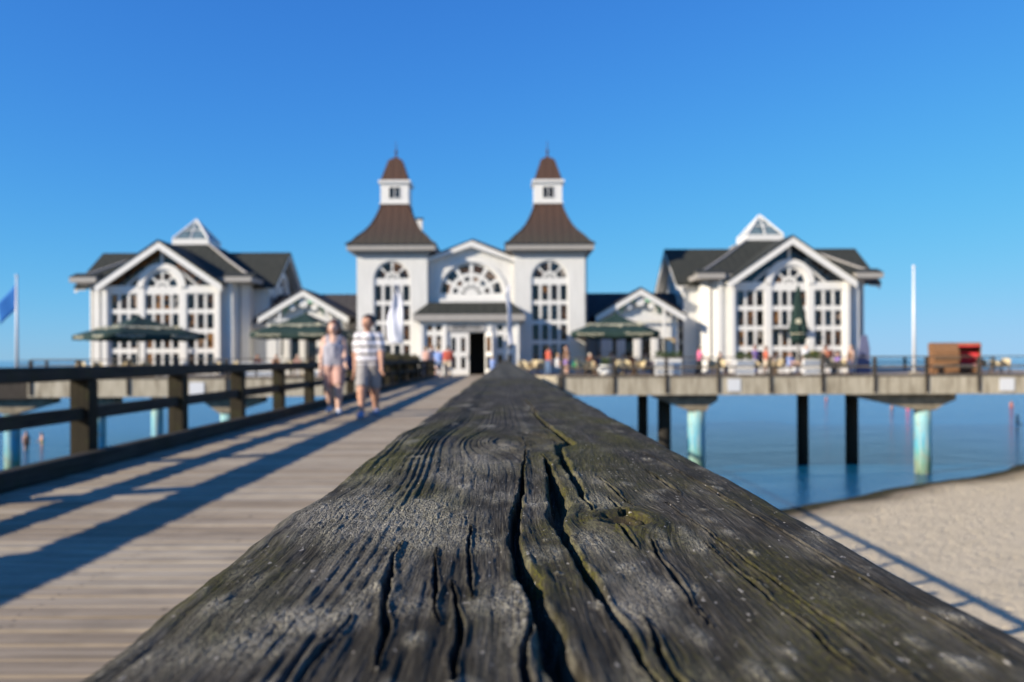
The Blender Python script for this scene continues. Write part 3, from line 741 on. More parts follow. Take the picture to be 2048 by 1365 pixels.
    put_text('SEEBRÜCKE', .34, sb, (-.18, py-.075, 2.80), (R(90), 0, 0), SIGNDARK)
    d = glazed(root, rect(-1.34, -.03, .0, 2.60), grid_holes(-1.12, -.25, 2, [(1.42, 2.30), (.38, 1.12)], .30), py+.03, 'door')
    MB().tube([(-.14, py-.03, .95), (-.14, py-.03, 1.25)], .018, 8).obj('handle', SIGNDARK, d)
    # the open right leaf swings outwards
    leaf = empty('door_leaf', (.98, py-.01, 0)); leaf.parent = root; leaf.rotation_euler = (0, 0, R(62))
    lf = MB().plate(rect(-.96, 0, .02, 2.58), [rect(-.80, -.16, .35, 1.15), rect(-.80, -.16, 1.4, 2.35)], -.03, .03).obj('open_door', TRIM, root)
    lf.location = (.985, py-.05, 0); lf.rotation_euler = (0, 0, R(118))
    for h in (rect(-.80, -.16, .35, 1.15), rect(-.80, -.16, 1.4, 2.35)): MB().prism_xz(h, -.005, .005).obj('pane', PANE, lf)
    bpy.data.objects.remove(leaf)
    for xs_ in (-P, P-.16): MB().box(xs_, xs_+.16, py+.162, yw, -.005, 3.315).obj('porch_side_wall', TRIM, root)
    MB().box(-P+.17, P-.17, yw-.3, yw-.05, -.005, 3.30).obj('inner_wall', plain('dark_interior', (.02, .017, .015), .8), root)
    for x in (-P+.07, -1.50, 1.28, P-.07): MB().cbox(x-.11, x+.11, py-.09, py-.002, 0, 3.315, .02).obj('pilaster', TRIM, root)
    return root
def put_text(s, size, parent, loc, rot, m, name='lettering', ext=.008, mat=None):
    cu = bpy.data.curves.new('t', 'FONT'); cu.body = s; cu.size = size; cu.align_x = 'CENTER'; cu.extrude = ext; cu.resolution_u = 3
    tmp = bpy.data.objects.new('t', cu); col.objects.link(tmp)
    me = bpy.data.meshes.new_from_object(tmp.evaluated_get(bpy.context.evaluated_depsgraph_get()))
    bpy.data.objects.remove(tmp); me.name = name; me.materials.clear(); me.materials.append(m)
    o = link_mesh(name, me, parent, loc, rot)
    if mat is not None: o.matrix_basis = mat
    return o
SIGNDARK = plain('dark_lettering', (.03, .03, .03), .5)
build_hall()

# ------------------------------------------------------------------ corner pavilions (square, cross gables, glass pyramid)
def sorted_quad(xa, xb, ya, yb):
    x0, x1 = min(xa, xb), max(xa, xb); return [(x0, ya), (x1, ya), (x1, yb), (x0, yb)]
def build_pavilion(xc, yc, label, inner):
    root = empty('corner_pavilion', (xc, yc, 0), 0, label, 'building')
    H = 5.45; c = .95; ZE = 6.2
    Y0 = 6.02; octo = [(-H+c, -Y0), (H-c, -Y0), (H, -Y0+c), (H, H-c), (H-c, H), (-H+c, H), (-H, H-c), (-H, -Y0+c)]
    MB().prism_xy(octo, -.01, ZE).obj('wall', WHITE, root)
    for (sx, sy) in ((-1, -1), (1, -1)):     # corner pilasters at the chamfer
        MB().cbox(sx*(H-c)-.16, sx*(H-c)+.16, -Y0-.08, -Y0+.1, 0, ZE, .02).obj('pilaster', TRIM, root)
        MB().tube([(sx*(H-.42), -Y0+.36, ZE), (sx*(H-.42), -Y0+.36, 0)], .06, 8).obj('downpipe', FASCIA, root)
    E = 6.08
    MB().prism_xy([(-E, -E), (E, -E), (E, E), (-E, E)], ZE+.002, ZE+.34).obj('eave', FASCIA, root)
    for sx in (-1, 1):      # the eaves reach forward on both sides of the bay
        MB().prism_xy(sorted_quad(sx*4.30, sx*E, -6.62, -E-.003), ZE+.002, ZE+.34).obj('eave', FASCIA, root)
        MB().add([(sx*4.30, -6.64, ZE+.343), (sx*(E+.04), -6.64, ZE+.343), (sx*(E+.04), -5.6, ZE+.70), (sx*4.30, -5.6, ZE+.70), (sx*4.30, -5.6, ZE+.343), (sx*(E+.04), -5.6, ZE+.343)], [(0, 1, 2, 3), (3, 2, 5, 4), (0, 4, 5, 1), (0, 3, 4), (1, 5, 2)]).obj('eave_roof', SLATE, root)
    T = 1.33; ZR = 9.42
    prof = [(E+.04, ZE+.345), (E-.9, ZE+.75), (3.4, 8.05), (T+.06, ZR)]
    rf = MB().loft([[(-h, -h, z), (h, -h, z), (h, h, z), (-h, h, z)] for h, z in prof]).obj('roof', SLATE, root)
    for sx, sy in ((-1, -1), (1, -1), (1, 1), (-1, 1)):
        MB().tube([(sx*h, sy*h, z+.02) for h, z in prof], .09, 6).obj('hip_ridge', FASCIA, rf)
    # glass pyramid
    sk = MB().prism_xy([(-T, -T), (T, -T), (T, T), (-T, T)], ZR+.002, ZR+.42).obj('skylight', TRIM, root)
    za = 11.45; zb = ZR+.43; t = T-.04
    for k in range(4):
        a = R(90*k); M = Matrix.Rotation(a, 4, 'Z')
        MB().add([(-t, -t, zb), (t, -t, zb), (0, 0, za), (-t, -t+.03, zb), (t, -t+.03, zb), (0, .03, za)], [(0, 1, 2), (5, 4, 3), (0, 3, 4, 1), (1, 4, 5, 2), (2, 5, 3, 0)]).xform(M).obj('pane', SKYGLASS, sk)
        MB().tube([M @ Vector((-t, -t, zb)), (0, 0, za)], .085, 6).obj('glazing_bar', TRIM, sk)
        MB().tube([M @ Vector((0, -t-.01, zb)), M @ Vector((0, -.02, za-.03))], .05, 6).obj('glazing_bar', TRIM, sk)
        MB().tube([M @ Vector((-t*.55, -t*.55-.01, zb+(za-zb)*.45)), M @ Vector((t*.55, -t*.55-.01, zb+(za-zb)*.45))], .045, 6).obj('glazing_bar', TRIM, sk)
    # bays: front, outer side with windows; inner side only above the link roof
    def bay(rot, windows=True):
        made = []
        yb = -6.35; B = 3.78
        M = Matrix.Rotation(rot, 4, 'Z')
        before = set(root.children)
        rows = [(.50, 1.44), (1.76, 2.78), (3.08, 4.10), (4.40, 5.39)]
        if windows:
            hs = [rect(-3.52, -1.62, .40, 5.46), rect(1.62, 3.52, .40, 5.46), arched(-1.19, 1.19, .06, 5.86, 20)]
            out = [(-B, -.008), (B, -.008), (B, 5.98), (1.55, 5.98)] + arc(0, 5.86, 1.62, 4.2, 175.8, 24)[1:-1] + [(-1.55, 5.98), (-B, 5.98)]
            MB().plate(out, hs, yb, yb+.22).obj('bay_wall', TRIM, root)
            for x0 in (-3.52, 1.62):
                glazed(root, rect(x0, x0+1.90, .40, 5.46), grid_holes(x0+.08, x0+1.82, 3, rows, .165), yb+.07)
            hc = grid_holes(-1.10, 1.10, 4, rows, .155)
            for k in range(4): hc.append(sector(0, 5.86, .52, 1.02, 45*k+5, 45*k+40)); hc.append(sector(0, 5.86, .13, .34, 45*k+10, 45*k+35, 3))
            glazed(root, arched(-1.19, 1.19, .06, 5.86, 20), hc, yb+.07, 'arched_window')
            MB().plate(sector(0, 5.86, 1.22, 1.62, 0, 180, 24), [], yb-.10, yb-.002).obj('arch_moulding', TRIM, root)
            for xs_ in (-B, B-.2): MB().box(xs_, xs_+.2, yb+.222, -H+.01, -.008, 5.98).obj('bay_side', WHITE, root)
            for s in (-1, 1): MB().cbox(s*B-.14, s*B+.14, yb-.12, yb-.002, 0, 5.98, .02).obj('pilaster', TRIM, root)
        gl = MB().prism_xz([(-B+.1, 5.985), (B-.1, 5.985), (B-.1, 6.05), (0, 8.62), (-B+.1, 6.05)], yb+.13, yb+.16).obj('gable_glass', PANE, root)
        MB().cbox(-.09, .09, yb+.04, yb+.125, 7.4, 8.6, .01).obj('king_post', TRIM, root)
        for s in (-1, 1): MB().add(*_bar((s*1.3, yb+.08, 6.9), (s*2.35, yb+.08, 6.0), .08)).obj('gable_bar', TRIM, root)
        rake(root, B+.42, 5.98, 8.86, yb-.62, yb-.46, .40 if not rot else .24, TRIM)
        slopes(root, B+.45, 5.96, 8.86, yb-.66, -1.4, .13, SLATE, 'bay_roof')
        for s in (-1, 1): MB().prism_xz([(s*(B+.40), 5.86), (0, 8.72), (0, 8.84), (s*(B+.40), 5.95)], yb-.455, yb+.12).obj('gable_soffit', TRIM, root)
        if rot:
            for o in set(root.children)-before: o.matrix_basis = M @ o.matrix_basis
    bay(0); bay(R(90)*(1 if inner < 0 else -1)); bay(R(90)*(-1 if inner < 0 else 1), False)
    return root
def _bar(a, b, r):
    m = MB().tube([a, b], r, 6); return m.v, m.f
SKYGLASS = None
def mat_skyglass():
    m = Mat('skylight_glass', .05, .6); m.color(m.ramp(m.noise(m.coord(), 2, 2), [(.3, (.05, .08, .09)), (.7, (.16, .22, .24))])); return m.m
SKYGLASS = mat_skyglass()
pl = build_pavilion(-22.98, 61.75, 'white pavilion on the left with green-grey roof and glass pyramid', -1)
pr = build_pavilion(18.75, 60.75, 'white pavilion on the right with dark roof and glass pyramid', 1)
MB().cbox(-1.15, 1.15, -6.9, -6.37, 2.78, 2.90, .02).obj('door_canopy', SLATE, pr)

# ------------------------------------------------------------------ low links between towers and pavilions
GREENP = plain('green_ornament', (.10, .30, .20), .5)
def build_link(xa, xb, gx, label, rich):
    root = empty('link_building', ((xa+xb)/2, 57.7, 0), 0, label, 'building'); root.scale = (1, 1, 1.045); cx = (xa+xb)/2; h = (xb-xa)/2
    g = gx-cx
    MB().box(-h, h, 0, 6, -.01, 3.3).obj('wall', WHITE, root)
    pr_ = [(-.55, 3.30), (3.0, 5.52), (6.5, 3.3), (6.5, 3.18), (3, 5.38), (-.55, 3.16)]
    MB().add([(-h, y, z) for y, z in pr_]+[(h, y, z) for y, z in pr_], [tuple(range(6))[::-1], tuple(range(6, 12))]+[(i, (i+1) % 6, (i+1) % 6+6, i+6) for i in range(6)]).obj('roof', LINKROOF, root)
    MB().box(-h, h, -.62, -.56, 2.98, 3.34).obj('eave_board', FASCIA, root)
    # front gable
    B = 2.55
    ops = [rect(g-1.05, g-.30, -.005, 2.35), rect(g+.05, g+.85, -.005, 2.35), rect(g+1.2, g+1.75, 1.0, 2.35), rect(g-1.9, g-1.35, 1.0, 2.35)]
    MB().plate([(g-B, -.008), (g+B, -.008), (g+B, 3.7), (g, 5.12), (g-B, 3.7)], ops, -2.60, -2.40).obj('gable_wall', WHITE, root)
    for q in ops:
        x0, x1, z0, z1 = q[0][0], q[1][0], q[0][1], q[2][1]
        glazed(root, q, [rect(x0+.10, x1-.10, max(z0, .0)+.14, z1-.10)], -2.55, 'door' if z0 < .5 else 'window', .08)
    for xs_ in (g-B, g+B-.2): MB().box(xs_, xs_+.2, -2.399, -.01, -.008, 3.6).obj('gable_side_wall', WHITE, root)
    n0 = len(root.children)
    for s in (-1, 1):
        MB().prism_xz([(g+s*(B+.42), 3.62), (g, 5.32), (g, 4.94), (g+s*(B+.42), 3.24)], -3.20, -3.04).obj('gable_board', TRIM, root)
        MB().prism_xz([(g+s*(B+.46), 3.62), (g, 5.34), (g, 5.45), (g+s*(B+.47), 3.73)], -3.24, 2.9).obj('gable_roof', LINKROOF, root)
        MB().prism_xz([(g+s*(B+.38), 3.46), (g, 5.16), (g, 5.28), (g+s*(B+.38), 3.58)], -3.035, -2.35).obj('gable_soffit', TRIM, root)
    # carved ornament hung in the gable
    MB().lathe([(.02, -.06), (.30, -.05), (.34, 0), (.30, .05), (.02, .06)], 14).xform(Matrix.Translation((g, -2.96, 4.55)) @ Matrix.Rotation(R(90), 4, 'X')).obj('rosette', TRIM, root)
    for s in (-1, 1):
        MB().lathe([(.02, -.05), (.20, -.04), (.23, 0), (.20, .04), (.02, .05)], 12).xform(Matrix.Translation((g+s*.75, -2.96, 4.25)) @ Matrix.Rotation(R(90), 4, 'X')).obj('rosette', TRIM, root)
        MB().tube([(g+s*.35, -2.98, 4.6), (g+s*.8, -2.98, 4.6), (g+s*1.2, -2.98, 4.15), (g+s*1.3, -2.98, 3.8)], [.10, .13, .11, .04], 8).obj('carved_leaf', GREENP, root, True)
        MB().cbox(g+s*1.55-.07, g+s*1.55+.07, -3.10, -2.96, 0, 4.1, .01).obj('porch_post', TRIM, root)
    MB().box(g-1.9, g+1.9, -3.08, -2.98, 3.38, 3.52).obj('tie_beam', TRIM, root)
    # window next to the gable
    for sx in ((h-1.35) if g < h-2.9 else -h+.3,):
        glazed(root, rect(sx, sx+1.1, .9, 2.75), grid_holes(sx+.12, sx+.98, 2, [(2.15, 2.62), (1.05, 1.9)], .2), -.09)
    return root
build_link(-17.6, -9.62, -13.33, 'low white link building with a gable, left of the left tower', False)
build_link(5.22, 13.40, 8.97, 'low white link building with a gable, right of the right tower', True)

# ------------------------------------------------------------------ people: one continuous surface from blended tapered limbs
def surface_nets(Fv, org, h):
    S = Fv < 0; nx, ny, nz = Fv.shape
    cs = (nx-1, ny-1, nz-1); acc = np.zeros(cs+(3,)); cnt = np.zeros(cs)
    C = [(0,0,0),(1,0,0),(0,1,0),(1,1,0),(0,0,1),(1,0,1),(0,1,1),(1,1,1)]
    E = [(0,1),(2,3),(4,5),(6,7),(0,2),(1,3),(4,6),(5,7),(0,4),(1,5),(2,6),(3,7)]
    sl = lambda c: (slice(c[0], c[0]+nx-1), slice(c[1], c[1]+ny-1), slice(c[2], c[2]+nz-1))
    for a, b in E:
        fa = Fv[sl(C[a])]; fb = Fv[sl(C[b])]; m = (fa < 0) != (fb < 0)
        t = np.where(m, fa/np.where(m, fa-fb, 1), 0)
        for k in range(3): acc[..., k] += m*(C[a][k]+t*(C[b][k]-C[a][k]))
        cnt += m
    act = cnt > 0; idx = -np.ones(cs, dtype=np.int64); idx[act] = np.arange(act.sum())
    base = np.stack(np.nonzero(act), 1); P = (base+acc[act]/cnt[act][:, None])*h+np.array(org)
    Q = []
    for ax in range(3):
        b, c = [(1, 2), (2, 0), (0, 1)][ax]
        A = [slice(1, -1)]*3; A[ax] = slice(0, -1); B = list(A); B[ax] = slice(1, None)
        A = list(A); s0 = S[tuple(A)]; s1 = S[tuple(B)]; I = np.stack(np.nonzero(s0 != s1), 1)
        if not len(I): continue
        fl = s0[tuple(I.T)]
        I = I.copy(); off = np.array([1, 1, 1]); off[ax] = 0; I = I+off
        def cell(db, dc):
            J = I.copy(); J[:, b] -= db; J[:, c] -= dc; return idx[J[:, 0], J[:, 1], J[:, 2]]
        q = np.stack([cell(1, 1), cell(0, 1), cell(0, 0), cell(1, 0)], 1)
        q[~fl] = q[~fl][:, ::-1]; Q.append(q)
    return P, np.concatenate(Q)
def sd_cone(X, a, b, ra, rb):
    a = np.array(a, float); b = np.array(b, float); d = b-a; L = d@d+1e-12
    t = np.clip(((X-a)@d)/L, 0, 1); return np.linalg.norm(X-a-t[..., None]*d, axis=-1)-(ra+(rb-ra)*t)
def smin(a, b, k):
    h = np.clip(.5+.5*(b-a)/k, 0, 1); return b*(1-h)+a*h-k*h*(1-h)
def sdf_mesh(caps, step, k, clip=None, pad=.05, infl=0, fold=0):
    pts = np.array([c[0] for c in caps]+[c[1] for c in caps]); rm = max(max(c[2], c[3]) for c in caps)+pad+infl
    lo = pts.min(0)-rm; hi = pts.max(0)+rm; n = np.ceil((hi-lo)/step).astype(int)+1
    G = np.stack(np.meshgrid(*[lo[i]+step*np.arange(n[i]) for i in range(3)], indexing='ij'), -1)
    d = None
    for c in caps:
        e = sd_cone(G, *c); d = e if d is None else smin(d, e, k)
    d = d-infl
    if fold:
        gx, gy, gz = G[..., 0], G[..., 1], G[..., 2]
        d = d+fold*(np.sin(31*gz+7*np.sin(13*gx+4)+5*gy)*np.sin(17*gx+6*np.sin(9*gz))+.6*np.sin(52*gx+9*np.sin(11*gz)+20*gy))
    if clip is not None: d = clip(G, d)
    return surface_nets(d, lo, step)
def arr_obj(name, parts, m, parent):
    V = []; F = []; o = 0
    for P, Q in parts: V.append(P); F.append(Q+o); o += len(P)
    return mesh_obj(name, np.concatenate(V), np.concatenate(F), m, parent, True)

def skinmat(name, c):
    m = Mat(name, .55, .4); n = m.noise(m.coord(), 7, 3); m.color(m.ramp(n, [(.3, tuple(x*.88 for x in c)), (.7, c)]))
    m.b.inputs['Subsurface Weight'].default_value = .08; m.b.inputs['Subsurface Radius'].default_value = (.02, .008, .005); m.b.inputs['Subsurface Scale'].default_value = .4; return m.m
SKIN = skinmat('skin_tanned', (.56, .30, .20)); SKIN2 = skinmat('skin_fair', (.66, .42, .32))
def cloth(name, c): return plain(name, c, .85, .14, 9)
def striped():
    m = Mat('striped_jersey', .85, .2); v = m.coord(); sep = m.node('ShaderNodeSeparateXYZ'); m.l.new(v, sep.inputs[0])
    f = m.math('FRACT', m.math('MULTIPLY', m.math('ADD', sep.outputs['Z'], .03), 7.6))
    m.color(m.mix(m.ramp(f, [(.0, 0), (.30, 0), (.32, 1), (.60, 1), (.62, 0), (1, 0)]), (.70, .68, .72), (.16, .14, .12))); return m.m
HAIRB = plain('brown_hair', (.12, .048, .024), .5); HAIRD = plain('dark_hair', (.02, .014, .011), .5); HAIRG = plain('grey_hair', (.45, .43, .40), .6); HAIRBL = plain('blond_hair', (.34, .23, .11), .55)
EYEM = plain('eye_dark', (.02, .015, .012), .3); LIP = plain('lips', (.42, .15, .12), .5)

def person(loc, H, face, label, top=None, bottom=None, hair=HAIRD, skin=SKIN, shoes=None, legs=(0, 0, 0, 0), arms=(8, 12, 8, 12), spread=(7, 7), sleeve=.55, hem=.50, short=.30, longhair=False, head=(0, 0),
           step=.021, detail=False, tank=False, cat='person', hat=None, lean=0, group=None, sink=0, wide=.94, skirt=False, capsleeve=False):
    """face: rotation about z, 0 looks to -y.  legs = thigh/shin angles forward (L,L,R,R); arms = upper/fore angles forward"""
    root = empty('person', loc, face, label, cat, group)
    def J(ang, L, side=0): return np.array([math.sin(R(side))*L, -math.sin(R(ang))*L, -math.cos(R(ang))*math.cos(R(side))*L])
    hz = .515*H; W = wide
    jt = {}
    for i, s in enumerate((-1, 1)):
        hip = np.array([s*.052*H*W, 0, hz]); kn = hip+J(legs[2*i], .245*H, s*1.5); an = kn+J(legs[2*i+1], .23*H)
        jt[s] = [hip, kn, an]
    low = min(jt[-1][2][2], jt[1][2][2])-.038*H; dz = np.array([0, 0, -low-sink])
    for s in jt: jt[s] = [p+dz for p in jt[s]]
    pel = np.array([0, 0, hz])+dz
    ln = R(lean); up = np.array([0, -math.sin(ln), math.cos(ln)])
    def T(x, y, z): return pel+np.array([x*H, y*H, 0])+up*(z*H)     # torso frame, z from the hips
    torso = [(T(-.045*W, 0, .0), T(-.055*W, 0, .20), .060*H*W, .062*H*W), (T(.045*W, 0, .0), T(.055*W, 0, .20), .060*H*W, .062*H*W),
             (T(0, .0, .05), T(0, -.010, .22), .064*H*W, .068*H*W), (T(-.082*W, .004, .282), T(.082*W, .004, .282), .036*H, .036*H), (T(0, 0, .12), T(0, .0, .27), .07*H*W, .06*H)]
    neck = [(T(0, .006, .28), T(0, -.004, .36), .034*H, .031*H)]
    hc = T(0, -.010, .405); ya, pa = R(head[0]), R(head[1])
    Rh = np.array(Matrix.Rotation(ya, 3, 'Z') @ Matrix.Rotation(pa, 3, 'X'))
    def Hh(x, y, z): return hc+Rh@(np.array([x, y, z])*H)
    headc = [(Hh(0, .008, .020), Hh(0, -.006, .012), .058*H, .055*H), (Hh(0, -.022, -.020), Hh(0, -.026, -.040), .043*H, .030*H), (Hh(0, -.058, .008), Hh(0, -.070, -.010), .008*H, .011*H),
             (Hh(-.058, .004, .0), Hh(-.060, .006, -.012), .010*H, .009*H), (Hh(.058, .004, .0), Hh(.060, .006, -.012), .010*H, .009*H)]
    armc = []; sleevec = []; hands = []
    for i, s in enumerate((-1, 1)):
        sh = T(s*.103*W, .004, .272); el = sh+J(arms[2*i], .175*H, s*spread[i]); wr = el+J(arms[2*i+1], .145*H, s*spread[i]*.3)
        armc += [(sh, el, .034*H, .027*H), (el, wr, .026*H, .017*H)]
        sleevec.append((sh, sh+(el-sh)*sleeve, .033*H, .034*H))
        if sleeve > .95: sleevec.append((el, el+(wr-el)*.9, .031*H, .024*H))
        d = (wr-el)/np.linalg.norm(wr-el); lat = np.array([0, -1.0, 0]); lat = lat-d*(lat@d); lat /= np.linalg.norm(lat)+1e-9; nrm = np.cross(d, lat)*(-s)
        hd = [(wr-d*.01*H, wr+d*.045*H, .015*H, .019*H), (wr+lat*.012*H+d*.02*H, wr+lat*.014*H+d*.048*H, .011*H, .011*H), (wr-lat*.012*H+d*.02*H, wr-lat*.012*H+d*.045*H, .011*H, .010*H)]
        for fi, (o, L_) in enumerate(((.021, .040), (.007, .046), (-.007, .043), (-.020, .034))):
            b0 = wr+lat*o*H+d*.050*H; b1 = b0+d*L_*.55*H+nrm*.006*H; b2 = b1+d*L_*.45*H+nrm*.017*H; hd += [(b0, b1, .0062*H, .0056*H), (b1, b2, .0056*H, .0046*H)]
        t0 = wr+lat*.014*H+d*.012*H; t1 = t0+lat*.020*H+d*.022*H+nrm*.006*H; hd += [(t0, t1, .0078*H, .0066*H), (t1, t1+d*.020*H+nrm*.008*H, .0066*H, .0052*H)]
        hands.append(hd)
    legc = []
    for s in (-1, 1):
        hip, kn, an = jt[s]; legc += [(hip, kn, .058*H*W, .039*H), (kn, an, .043*H, .026*H)]
        cf = kn+(an-kn)*.3+np.array([0, .010*H, 0]); legc.append((kn+(an-kn)*.1, cf, .036*H, .040*H))
    feet = []
    for s in (-1, 1):
        an = jt[s][2]; toe = an+np.array([s*.012*H, -.105*H, -.018*H]); heel = an+np.array([0, .020*H, -.014*H]); feet += [(an, toe, .026*H, .021*H), (heel, toe, .024*H, .022*H)]
    parts = [sdf_mesh(torso+neck+headc+armc+legc+(feet if not shoes else [(f[0], f[0]+(f[1]-f[0])*.4, f[2]*.9, f[3]*.8) for f in feet]), step, .020*H)]
    for hd in hands: parts.append(sdf_mesh(hd, .0052 if detail else .008, .006, pad=.01))
    arr_obj('body', parts, skin, root)
    zs = lambda G: (G-pel)@up/H
    if top is not None:
        neckz = .315
        def clip(G, d): z = zs(G); return np.maximum(np.maximum(d, ((hem-.515)-z)*H), ((z-neckz-.35*np.clip(np.abs(G[..., 0]-pel[0])/H-.05, 0, .04)) if not tank else np.maximum(z-np.where(np.abs(G[..., 0]-pel[0])/H < .040, .245+.9*np.clip(np.abs(G[..., 0]-pel[0])/H-.02, 0, .02), .34), np.where(z > .22, np.abs(G[..., 0]-pel[0])/H-.078, -1)))*H)
        caps = torso+(sleevec if not tank else [])
        if tank: caps = torso[:3]+torso[4:]+[(T(-.062, .004, .20), T(-.062, .004, .285), .05*H, .038*H), (T(.062, .004, .20), T(.062, .004, .285), .05*H, .038*H)]
        arr_obj('top', [sdf_mesh(caps, step*.9, .009*H, clip, infl=.019 if hem < .52 else .013, fold=.0045 if detail else 0)], top, root)
    if bottom is not None:
        caps = torso[:3]+[(jt[s][0], jt[s][1], .060*H*W, .050*H) for s in (-1, 1)]
        if short < .25: caps += [(jt[s][1], jt[s][2], .047*H, .038*H) for s in (-1, 1)]
        if skirt: caps.append(((jt[-1][0]+jt[1][0])/2, (jt[-1][1]+jt[1][1])/2, .10*H, .12*H))
        kz = [jt[s] for s in (-1, 1)]
        def clip2(G, d):
            z = zs(G); d = np.maximum(d, (z-.012)*H)
            if short >= .25:
                # cut each leg across its thigh
                cut = None
                for s in (-1, 1):
                    hip, kn, _ = jt[s]; ax = (kn-hip)/np.linalg.norm(kn-hip); lim = np.linalg.norm(kn-hip)*(1.0-(short-.27)/.245)
                    e = ((G-hip)@ax)-lim; e = np.where((G[..., 0]*s) >= 0, e, 9); cut = e if cut is None else np.where(G[..., 0]*s >= 0, e, cut)
                d = np.maximum(d, cut)
            else:
                d = np.maximum(d, jt[1][2][2]*0+.035*H*1.0-G[..., 2]) if sink == 0 else d
            return d
        arr_obj('skirt' if skirt else ('shorts' if short >= .25 else 'trousers'), [sdf_mesh(caps, step*.9, .015*H, clip2, infl=.016, fold=.0045 if detail else 0)], bottom, root)
    if shoes is not None:
        for s in (0, 2):
            arr_obj('shoe', [sdf_mesh(feet[s:s+2], .012, .01, lambda G, d: np.maximum(d, (.002-G[..., 2]) if sink == 0 else d), infl=.007)], shoes, root)
    if hair is not None:
        hcaps = [(Hh(0, .016, .026), Hh(0, .0, .026), .060*H, .057*H)]
        if longhair: hcaps += [(Hh(-.046, .018, .01), Hh(-.052, .012, -.105), .024*H, .022*H), (Hh(.046, .018, .01), Hh(.052, .012, -.105), .024*H, .022*H), (Hh(0, .045, .0), Hh(0, .048, -.12), .036*H, .030*H)]
        iR = Rh.T
        def clip3(G, d):
            q = (G-hc)@Rh/H          # head frame
            face_ = np.maximum(np.maximum(np.abs(q[..., 0])-.046, q[..., 1]+.014), np.maximum(q[..., 2]-.050, -q[..., 2]-.2))
            d = np.maximum(d, -face_*H)
            if not longhair: d = np.maximum(d, (-.028-q[..., 2]-.6*np.clip(q[..., 1], 0, .05))*H)
            return d
        arr_obj('hair', [sdf_mesh(hcaps, .011, .012*H, clip3, infl=.008)], hair, root)
    if hat is not None:
        MB().lathe([(.062*H, 0), (.060*H, .03*H), (.045*H, .052*H), (.01, .060*H)], 16).obj('hat', hat, root, True, tuple(Hh(0, .003, .032)))
    if detail:
        for s in (-1, 1):
            p = Hh(s*.022, -.0575, .008); MB().lathe([(.0005, -.007), (.008, -.003), (.008, .003), (.0005, .007)], 8).obj('eye', EYEM, root, True, tuple(p))
        p = Hh(0, -.0655, -.034); MB().tube([tuple(Hh(-.017, -.058, -.034)), tuple(p), tuple(Hh(.017, -.058, -.034))], [.002, .006, .002], 6).obj('mouth', LIP, root, True)
    return root
WHITEC = cloth('white_cloth', (.70, .70, .72)); LILAC = cloth('pale_grey_cotton', (.36, .355, .41)); KHAKI = cloth('grey_shorts_cotton', (.30, .28, .27)); PINKS = cloth('pinkish_shorts', (.50, .30, .25))
RED = cloth('coral_red_cloth', (.48, .09, .055)); NAVY = cloth('navy_cloth', (.03, .045, .10)); JEANS = cloth('blue_jeans', (.10, .16, .27)); PINK = cloth('pink_cloth', (.74, .16, .30)); BEIGE = cloth('beige_cloth', (.60, .50, .38))
BLUEC = cloth('light_blue_cloth', (.22, .32, .62)); BLACKC = cloth('black_cloth', (.018, .018, .022)); OLIVE = cloth('olive_cloth', (.22, .18, .04)); CREAMC = cloth('cream_cardigan', (.70, .60, .46)); GREEN = cloth('green_cloth', (.03, .30, .12)); BROWNC = cloth('brown_cloth', (.15, .08, .05)); PURPLE = cloth('purple_cloth', (.24, .16, .42))
SHOEW = cloth('white_trainers', (.60, .62, .66)); SHOEB = cloth('blue_trainers', (.25, .32, .48))
def feet_at(px, py):       # deck point seen at that picture position
    D = FPX*EYE/(py-(717.5-.00395*(px-1010))); return at(px, D), D
x, y = feet_at(737, 834)
man = person((x, y, 0), 1.80, R(4), 'man in a white and brown striped shirt and grey shorts walking towards the foreground', striped(), KHAKI, HAIRD, SKIN, SHOEB, legs=(20, 8, -12, -28), arms=(-10, 2, 16, 34), spread=(9, 9), sleeve=.62, hem=.488, short=.295, head=(-34, 0), step=.013, detail=True, wide=.96)
x, y = feet_at(668, 828)
woman = person((x, y, 0), 1.74, R(6), 'woman with long brown hair and pale grey top, walking left of the striped shirt', LILAC, PINKS, HAIRB, SKIN2, SHOEW, legs=(-10, -26, 18, 6), arms=(4, 10, 14, 62), spread=(10, 9), hem=.485, short=.305, longhair=True, head=(-10, 4), step=.013, detail=True, tank=True)
bag = MB().cbox(-.11, .11, -.05, .05, 0, .26, .03); bag.tube([(-.08, 0, .25), (-.06, 0, .42), (.06, 0, .42), (.08, 0, .25)], .010, 6)
def bagobj(name, loc, m, label, s=1.0, rz=0):
    root = empty(name, loc, rz, label, 'bag')
    MB().cbox(-.13*s, .13*s, -.06*s, .06*s, 0, .30*s, .03*s).obj('bag_body', m, root)
    MB().tube([(-.09*s, 0, .29*s), (-.08*s, 0, .46*s), (0, 0, .52*s), (.08*s, 0, .46*s), (.09*s, 0, .29*s)], .010, 6).obj('strap', m, root); return root
bagobj('handbag', (x+.30, y-.22, .80), NAVY, 'small dark blue handbag carried by the woman in the grey top', .8, R(70))
